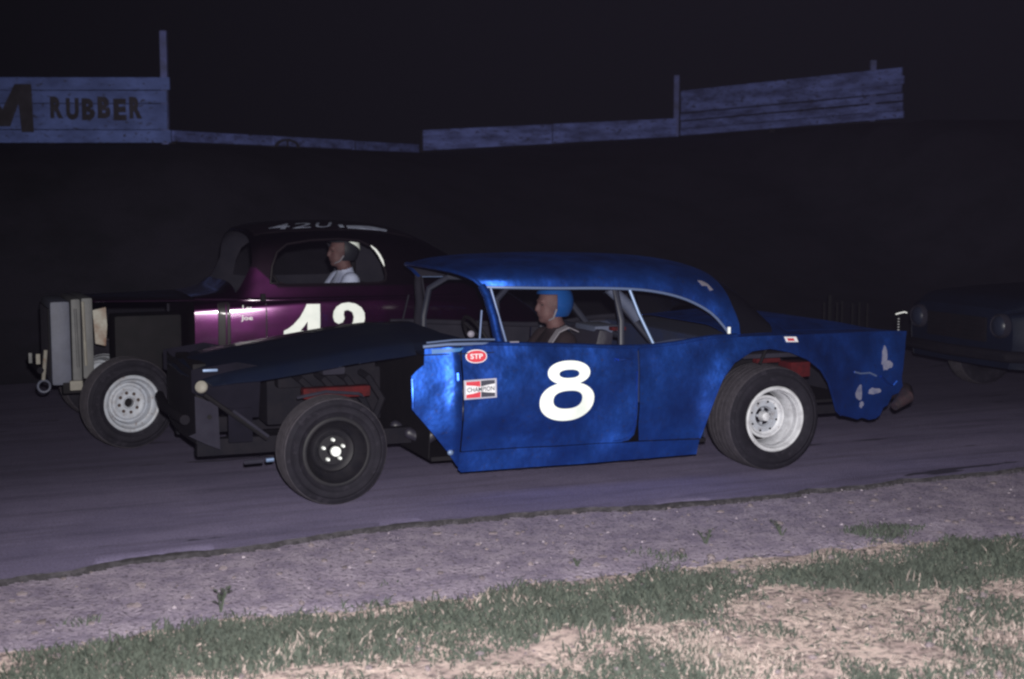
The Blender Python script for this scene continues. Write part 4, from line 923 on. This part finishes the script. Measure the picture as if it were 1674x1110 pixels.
MB().tube([(-.56, -.45, .55), (-.57, 0, .55), (-.56, .45, .55)], .025, 8).build('bumper_bar', M['grey_dark'], c42)
for sgn in (1, -1):
    MB().box((-.40, .33 * sgn - .035, .36), (3.2, .33 * sgn + .035, .44), .006).build('frame_rail', M['black'], c42)
MB().box((.0, -.17, .48), (.5, .17, .90), .03).build('engine', M['black'], c42)
MB().tube([(0, -.72, .328), (0, .72, .328)], .035, 8).build('front_axle', M['black'], c42); MB().tube([(2.75, -.7, .36), (2.75, .7, .36)], .045, 8).build('rear_axle', M['black'], c42)
wheel(c42, (0, -.85 + .095, .328), .328, .19, .190, 'cream', R(11), label='pale front wheel with eight bolt holes', spin=.2)
wheel(c42, (0, .755, .328), .328, .19, .190, 'cream', R(11), True)
wheel(c42, (2.75, -.74, .36), .36, .24, .190, 'cream', 0); wheel(c42, (2.75, .74, .36), .36, .24, .190, 'cream', 0, True)
MB().box((1.55, -.48, .46), (2.0, .48, .58), .04).build('seat_cushion', M['seat'], c42); MB().box((1.93, -.48, .5), (2.06, .48, 1.10), .04).build('seat_back', M['seat'], c42)
MB().tube([(2.08, -.55, .45), (2.08, -.52, 1.30), (2.08, -.4, 1.45), (2.08, .4, 1.45), (2.08, .52, 1.30), (2.08, .55, .45)], .022, 8).build('roll_bar', M['black'], c42)
swm = Matrix.Translation((1.22, -.2, 1.10)) @ Matrix.Rotation(R(60), 4, 'Y')
sw = MB().tube([swm @ Vector((.19 * math.cos(t), .19 * math.sin(t), 0)) for t in np.linspace(0, 2 * math.pi, 29)[:-1]], .012, 8, closed=True)
for t in (0.3, 2.4, 4.5): sw.tube([swm @ Vector((0, 0, .03)), swm @ Vector((.185 * math.cos(t), .185 * math.sin(t), 0))], .009, 6)
sw.tube([swm @ Vector((0, 0, .03)), (.62, -.2, .85)], .018, 8); sw.build('steering_wheel', M['black'], c42)
# numbers on the door
def z42(u, v):
    px, py = 300 + u / 3.964, 340 + v / 3.964; return (1.150 + (px - 462) * .00473, .987 - (py - 497) * .00447 - (px - 520) * .00018)
four = [(790, 622), (873, 620), (873, 800), (915, 800), (915, 852), (873, 852), (873, 905), (795, 905), (795, 852), (645, 852), (645, 803), (672, 788), (705, 760), (745, 712), (770, 665)]
fh = [(793, 738), (793, 800), (748, 800), (772, 770)]
panel('number', [z42(*p) for p in four], lambda x, z: B42.on(x, z, .006), M['white'], c42, holes=[[z42(*p) for p in fh]], sp=.03, th=.003)
two = [(955, 705), (960, 668), (978, 637), (1012, 615), (1056, 607), (1102, 615), (1140, 640), (1160, 675), (1163, 715), (1155, 752), (1120, 795), (1060, 835), (1160, 835), (1160, 905), (955, 905), (955, 860), (1010, 815), (1062, 775), (1085, 740), (1090, 705), (1080, 672), (1052, 658), (1028, 664), (1024, 690), (1030, 715), (1018, 742), (990, 752), (965, 738)]
panel('number', [z42(*p) for p in two], lambda x, z: B42.on(x, z, .006), M['white'], c42, sp=.03, th=.003)
lettering('lettering', 'Les', M['white'], c42, lambda u, v: B42.on(.860 + .065 * u + 0, .948 + .042 * v, .004), bold=.01)
lettering('lettering', 'Joe', M['white'], c42, lambda u, v: B42.on(.845 + .085 * u, .870 + .045 * v, .004), bold=.01)
# white paint glimpsed edge-on along the roof: lettering and a stripe
rt = lambda x, t: (lambda p: (p[0], p[1] * 1.006 - .003, p[2] + .012))(B42.p(x, t))
for s, xa, xb in (('4', 1.10, 1.26), ('2', 1.29, 1.43), ('U', 1.46, 1.58)):
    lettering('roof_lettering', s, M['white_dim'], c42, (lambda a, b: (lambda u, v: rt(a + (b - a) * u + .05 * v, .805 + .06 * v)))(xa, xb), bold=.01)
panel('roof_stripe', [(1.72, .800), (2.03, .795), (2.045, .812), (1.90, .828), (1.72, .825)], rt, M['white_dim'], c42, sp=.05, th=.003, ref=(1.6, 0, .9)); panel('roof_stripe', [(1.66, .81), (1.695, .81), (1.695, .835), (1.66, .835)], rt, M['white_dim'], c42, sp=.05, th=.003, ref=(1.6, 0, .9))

# ------------------------------------------------------------------ third car far back on the right
c3 = thing('stock_car', 'dim steel blue sedan following at the far right edge', 'race car', (4.78, 12.62, 0), R(20), 'stock cars on the track')
SEC3 = [(.93, .0), (.97, .2), (1.0, .5), (.985, .82), (.94, .98), (.86, 1.04), (.82, 1.55), (.74, 1.82), (.58, 1.93), (.32, 1.985), (0, 2.0)]
B3 = Loft(hw=[(-.86, .70), (-.80, .80), (-.6, .87), (0, .90), (1.5, .91), (3.2, .90), (3.9, .80), (4.1, .66)], zs=[(-.86, .34), (4.1, .36)],
          zb=[(-.86, .80), (-.6, .86), (.5, .90), (2.5, .91), (3.4, .88), (4.1, .76)],
          zt=[(-.86, .84), (-.7, .93), (-.3, .97), (.4, 1.0), (.62, 1.03), (.75, 1.15), (.95, 1.36), (1.08, 1.45), (1.4, 1.50), (1.9, 1.51), (2.3, 1.47), (2.6, 1.33), (2.85, 1.10), (3.05, 1.0), (3.6, .95), (4.1, .80)], sec=SEC3)
w3a = B3.tz_poly([(1.02, 1.0), (1.15, 1.33), (1.62, 1.38), (1.66, 1.0)]); w3b = B3.tz_poly([(1.76, 1.0), (1.74, 1.38), (2.2, 1.36), (2.42, 1.0)])
arch_f = B3.tz_poly([(.40 * math.cos(t), .36 + .37 * math.sin(t)) for t in np.linspace(-.3, math.pi + .3, 20)]); arch_f = [(x, t if z > .02 else -.05) for (x, t), z in zip(arch_f, [p[1] for p in arch_f])]
arch_r = [(x + 2.85, t) for x, t in arch_f]
ws3 = [(.72, K * .62), (.98, K * .70), (1.03, K * .85), (1.04, K * 1.06), (.70, K * 1.06), (.70, K * .75)]; rw3 = [(2.60, K * .70), (2.80, K * .64), (2.84, K * 1.06), (2.52, K * 1.06), (2.52, K * .82)]
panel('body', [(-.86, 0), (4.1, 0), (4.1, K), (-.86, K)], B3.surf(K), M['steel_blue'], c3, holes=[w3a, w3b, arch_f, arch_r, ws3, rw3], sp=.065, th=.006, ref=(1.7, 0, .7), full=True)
fp = [B3.p(-.86, t) for t in np.linspace(0, 1, 24)]
def cap(name, x, m):
    pr = [B3.p(x, t) for t in np.linspace(0, 1, 24)]; pts = [(p[1], p[2]) for p in pr] + [(-p[1], p[2]) for p in reversed(pr[:-1])]
    return panel(name, pts, lambda y, z: (x + .03 * (y / .7) ** 2 * (1 if x < 0 else -1) - (.0 if x > 0 else .02), y, z), m, c3, sp=.08, ref=(1.7, 0, .6))
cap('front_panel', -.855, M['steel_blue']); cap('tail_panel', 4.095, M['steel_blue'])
for sgn in (1, -1):
    hl = MB().lathe([(.105, .06), (.105, -.03), (.094, -.045), (.085, -.03)], 24, (-.865, -.56 * sgn, .70), 'x').build('headlight', M['grey'], c3)
    MB().lathe([(.086, -.032), (.07, -.052), (.04, -.064), (.0001, -.068)], 24, (-.865, -.56 * sgn, .70), 'x').build('lens', M['glass'], hl)
g3 = MB().box((-.905, -.40, .55), (-.885, .40, .76), .004).build('grille', M['black'], c3)
for k in range(4): MB().box((-.918, -.38, .575 + .048 * k), (-.905, .38, .590 + .048 * k)).build('grille_bar', M['black'], g3, smooth=False)
MB().tube([(-.70, -.86, .45), (-.90, -.70, .45), (-.97, 0, .45), (-.90, .70, .45), (-.70, .86, .45)], .05, 10).build('front_bumper', M['grey_dark'], c3)
MB().box((.5, -.84, .30), (3.0, .84, .33)).build('floor_pan', M['black'], c3, smooth=False); MB().box((-.70, -.40, .40), (.4, .40, .80), .02).build('engine', M['black'], c3)
for x in (0, 2.85):
    for sgn in (1, -1): wheel(c3, (x, -.78 * sgn, .335), .335, .2, .19, 'black', 0, sgn < 0)
    MB().tube([(x, -.72, .335), (x, .72, .335)], .04, 8).build('axle', M['black'], c3)

# ------------------------------------------------------------------ drivers
def person(car, hip, label, cloth, helmet, extra):
    r = thing('person', label, 'person', car.matrix_world @ Vector(hip) if False else (Matrix.Translation(car.location) @ Matrix.Rotation(car.rotation_euler.z, 4, 'Z')) @ Vector(hip), car.rotation_euler.z)
    J = {'pel': ((0, 0, .04), .135), 'sp1': ((.05, 0, .18), .125), 'sp2': ((.11, 0, .34), .135), 'ch': ((.145, 0, .455), .115), 'nk': ((.155, 0, .545), .058), 'nk2': ((.145, 0, .60), .055)}
    for g, s in (('l', -1), ('r', 1)):
        J['sh' + g] = ((.14, .175 * s, .475), .075); J['ua' + g] = ((.05, .245 * s, .36), .056); J['el' + g] = ((-.06, .265 * s, .26), .046); J['fa' + g] = ((-.18, .225 * s, .335), .040); J['wr' + g] = ((-.27, .18 * s, .40), .029); J['pm' + g] = ((-.335, .175 * s, .43), .034)
        J['hp' + g] = ((-.04, .10 * s, .03), .10); J['kn' + g] = ((-.46, .16 * s, .15), .068); J['cf' + g] = ((-.62, .16 * s, .03), .058); J['an' + g] = ((-.80, .15 * s, -.10), .040); J['ft' + g] = ((-.90, .15 * s, -.05), .035)
    E_ = [('pel', 'sp1'), ('sp1', 'sp2'), ('sp2', 'ch'), ('ch', 'nk'), ('nk', 'nk2')]
    for g in 'lr': E_ += [('ch', 'sh' + g), ('sh' + g, 'ua' + g), ('ua' + g, 'el' + g), ('el' + g, 'fa' + g), ('fa' + g, 'wr' + g), ('wr' + g, 'pm' + g), ('pel', 'hp' + g), ('hp' + g, 'kn' + g), ('kn' + g, 'cf' + g), ('cf' + g, 'an' + g), ('an' + g, 'ft' + g)]
    mb = MB()
    def torso(secs, k=22):
        V = []; F = []
        for (x, z, a, b) in secs: V += [(x + a * math.cos(2 * math.pi * q / k), b * math.sin(2 * math.pi * q / k), z) for q in range(k)]
        for i in range(len(secs) - 1): F += [(i * k + q, i * k + (q + 1) % k, (i + 1) * k + (q + 1) % k, (i + 1) * k + q) for q in range(k)]
        F += [tuple(range(k))[::-1], tuple((len(secs) - 1) * k + q for q in range(k))]; mb.add(V, F)
    torso([(0, -.07, .12, .15), (0, .03, .125, .17), (.03, .14, .115, .155), (.075, .27, .12, .165), (.115, .38, .122, .185), (.138, .45, .105, .195), (.147, .50, .085, .150), (.152, .545, .066, .085), (.150, .59, .056, .058)])
    for g in 'lr':
        for ch in (('sh', 'ua', 'el', 'fa', 'wr', 'pm'), ('hp', 'kn', 'cf', 'an', 'ft')):
            mb.tube([J[n + g][0] for n in ch], [J[n + g][1] for n in ch], 14)
            for n in ch: mb.ball(J[n + g][0], J[n + g][1], 14, 10)
    # head with brow, nose, lips, chin and ear; faces -x
    hx, hz = .115, .705
    mb.ball((hx + .012, 0, hz + .02), (.098, .078, .112), 24, 16); mb.ball((hx - .028, 0, hz - .045), (.062, .060, .078), 20, 12); mb.ball((hx - .060, 0, hz - .092), (.026, .030, .024), 12, 8)
    mb.ball((hx - .078, 0, hz + .028), (.018, .052, .013), 12, 8); mb.tube([(hx - .080, 0, hz + .02), (hx - .098, 0, hz - .012), (hx - .104, 0, hz - .026), (hx - .08, 0, hz - .034)], [.011, .013, .016, .012], 8)
    mb.ball((hx - .084, 0, hz - .055), (.014, .025, .008), 10, 6); mb.ball((hx - .082, 0, hz - .067), (.013, .022, .008), 10, 6); mb.tube([(.15, 0, .56), (.125, 0, .64)], .058, 14)
    for s in (-1, 1):
        mb.ball((hx - .050, .034 * s, hz - .022), (.022, .022, .02), 10, 6); mb.ball((hx + .02, .080 * s, hz - .005), (.022, .012, .032), 10, 6)
        # hand closed round the steering wheel rim
        wx, wy_, wz = J['pmr' if s > 0 else 'pml'][0]
        for k, ln in enumerate((.046, .050, .047, .040)):
            yy = wy_ + s * 0 + (.030 - .020 * k) * 1.0; mb.tube([(wx - .015, yy, wz + .012), (wx - .045, yy, wz + .018), (wx - .058, yy, wz - .002), (wx - .050, yy, wz - .002 - ln * .5), (wx - .030, yy, wz - .004 - ln * .55)], [.010, .0095, .009, .0085, .007], 7)
        mb.tube([(wx + .01, wy_ - s * .022, wz - .01), (wx - .02, wy_ - s * .036, wz - .022), (wx - .038, wy_ - s * .030, wz - .030)], [.012, .010, .008], 7)
    me = bpy.data.meshes.new('body'); me.from_pydata(mb.v, [], mb.f); o = bpy.data.objects.new('body_tmp', me); COL.objects.link(o)
    rm = o.modifiers.new('r', 'REMESH'); rm.mode = 'VOXEL'; rm.voxel_size = .008; sm = o.modifiers.new('m', 'SMOOTH'); sm.iterations = 2; sm.factor = .5
    bpy.context.view_layer.update(); ev = o.evaluated_get(bpy.context.evaluated_depsgraph_get()); em = ev.to_mesh()
    V = [v.co[:] for v in em.vertices]; F = [tuple(p.vertices) for p in em.polygons]; cs = [p.center[:] for p in em.polygons]; ev.to_mesh_clear(); bpy.data.objects.remove(o)
    par = list(range(len(V)))
    def fd(a):
        while par[a] != a: par[a] = par[par[a]]; a = par[a]
        return a
    for f in F:
        for q in f[1:]: par[fd(q)] = fd(f[0])
    cnt = {}
    for i in range(len(V)): cnt[fd(i)] = cnt.get(fd(i), 0) + 1
    big = max(cnt, key=cnt.get); keep = [k for k, f in enumerate(F) if fd(f[0]) == big]; ids = {}
    cs = [cs[k] for k in keep]; F = [tuple(ids.setdefault(q, len(ids)) for q in F[k]) for k in keep]
    inv = {b_: a_ for a_, b_ in ids.items()}; V = [V[inv[i]] for i in range(len(ids))]
    b = link('body', V, F, [M['skin'], cloth, M['seat']], r, angle=180)
    b.data.polygons.foreach_set('material_index', [0 if (c[2] > .565 + .25 * (c[0] - .13) and c[0] > 0) or (c[0] < -.265 and c[2] > .30) else (2 if c[2] < .10 or c[0] < -.2 and c[2] < .26 else 1) for c in cs])
    for s in (-1, 1): MB().ball((hx - .072, .032 * s, hz + .004), (.011, .014, .006), 10, 8).build('eye', M['eye'], r)
    # open-face helmet: shell cut away in front
    hel = []; idx = {}; Fh = []
    n, k = 22, 36
    for i in range(n + 1):
        ph = math.pi * .74 * i / n
        for j in range(k):
            t = 2 * math.pi * j / k; hel.append(Vector((.130 * math.sin(ph) * math.cos(t), .116 * math.sin(ph) * math.sin(t), .137 * math.cos(ph))))
    for i in range(n):
        for j in range(k):
            q = (i * k + j, i * k + (j + 1) % k, (i + 1) * k + (j + 1) % k, (i + 1) * k + j); c = sum((hel[a] for a in q), Vector()) / 4
            if c.x < -.030 - .0 * c.z and c.z < .055: continue
            Fh.append(q)
    cen = Vector((hx + .022, 0, hz + .022)); V, FF = shell([v + cen for v in hel], Fh, .012, cen)
    ho = link('helmet', V, FF, helmet, r, angle=50)
    extra(r, ho, Vector((hx, 0, hz)), cen)
    return r
def ex8(r, ho, h, cen):
    pts = [(-.06, -.16, .20), (-.02, -.165, .30), (.02, -.165, .39), (.06, -.155, .47), (.12, -.135, .535), (.19, -.125, .56), (.26, -.12, .53)]
    mb = MB(); V = []
    for i, p in enumerate(pts):
        p = Vector(p) + Vector((-.03, -.045, .012)); V += [p + Vector((0, -.026, -.004)), p + Vector((0, .026, .004)), p + Vector((-.004, .026, .012)), p + Vector((-.004, -.026, .004))]
    F = [(i * 4 + a, i * 4 + (a + 1) % 4, i * 4 + 4 + (a + 1) % 4, i * 4 + 4 + a) for i in range(len(pts) - 1) for a in range(4)]
    mb.add(V, F); mb.build('harness_strap', M['strap'], r)
    MB().tube([cen + Vector((-.03, -.112, -.04)), cen + Vector((-.04, -.085, -.10)), cen + Vector((-.06, -.02, -.125)), cen + Vector((-.06, .02, -.125)), cen + Vector((-.04, .085, -.10)), cen + Vector((-.03, .112, -.04))], .006, 6).build('chin_strap', M['strap'], r)
def ex42(r, ho, h, cen):
    V = []; F = []; n, k = 8, 14
    for i in range(n + 1):
        for j in range(k + 1):
            f = j / k; tt = R(-98 + 84 * f); ph = R(52 + (6 + 44 * f) * i / n)
            V.append(cen + Vector((.1335 * math.sin(ph) * math.cos(tt), .1195 * math.sin(ph) * math.sin(tt), .1405 * math.cos(ph))))
    for i in range(n):
        for j in range(k): F.append((i * (k + 1) + j, i * (k + 1) + j + 1, (i + 1) * (k + 1) + j + 1, (i + 1) * (k + 1) + j))
    link('helmet_panel', V, F, M['white'], r)
    MB().tube([cen + Vector((-.03, -.112, -.05)), cen + Vector((-.055, -.085, -.095)), cen + Vector((-.085, -.02, -.115)), cen + Vector((-.085, .02, -.115)), cen + Vector((-.055, .085, -.095)), cen + Vector((-.03, .112, -.05))], .007, 6).build('chin_strap', M['strap'], r)
person(c8, (1.465, -.38, .385), 'driver in blue helmet and dark jacket inside the blue car', M['jacket'], M['helmet_blue'], ex8)
person(c42, (1.635, -.22, .655), 'driver in white shirt and dark helmet inside the maroon coupe', M['shirt'], M['helmet_dark'], ex42)

# ------------------------------------------------------------------ thin veil of air added to lift the blacks
hz_m = bpy.data.materials.new('added_veil'); hz_m.use_nodes = True; nt = hz_m.node_tree
nt.nodes.remove(nt.nodes['Principled BSDF']); pv = nt.nodes.new('ShaderNodeVolumePrincipled')
pv.inputs['Color'].default_value = (0.68, 0.58, 1.0, 1); pv.inputs['Density'].default_value = 0.000062; pv.inputs['Anisotropy'].default_value = 0.0
nt.links.new(pv.outputs['Volume'], nt.nodes['Material Output'].inputs['Volume'])
hz = MB().box((-450, -60, -1.1), (450, 450, 5.2)).build('added_haze', hz_m, smooth=False); tag(hz, 'thin veil added over the track to lift the blacks', 'added_haze', kind='stuff')
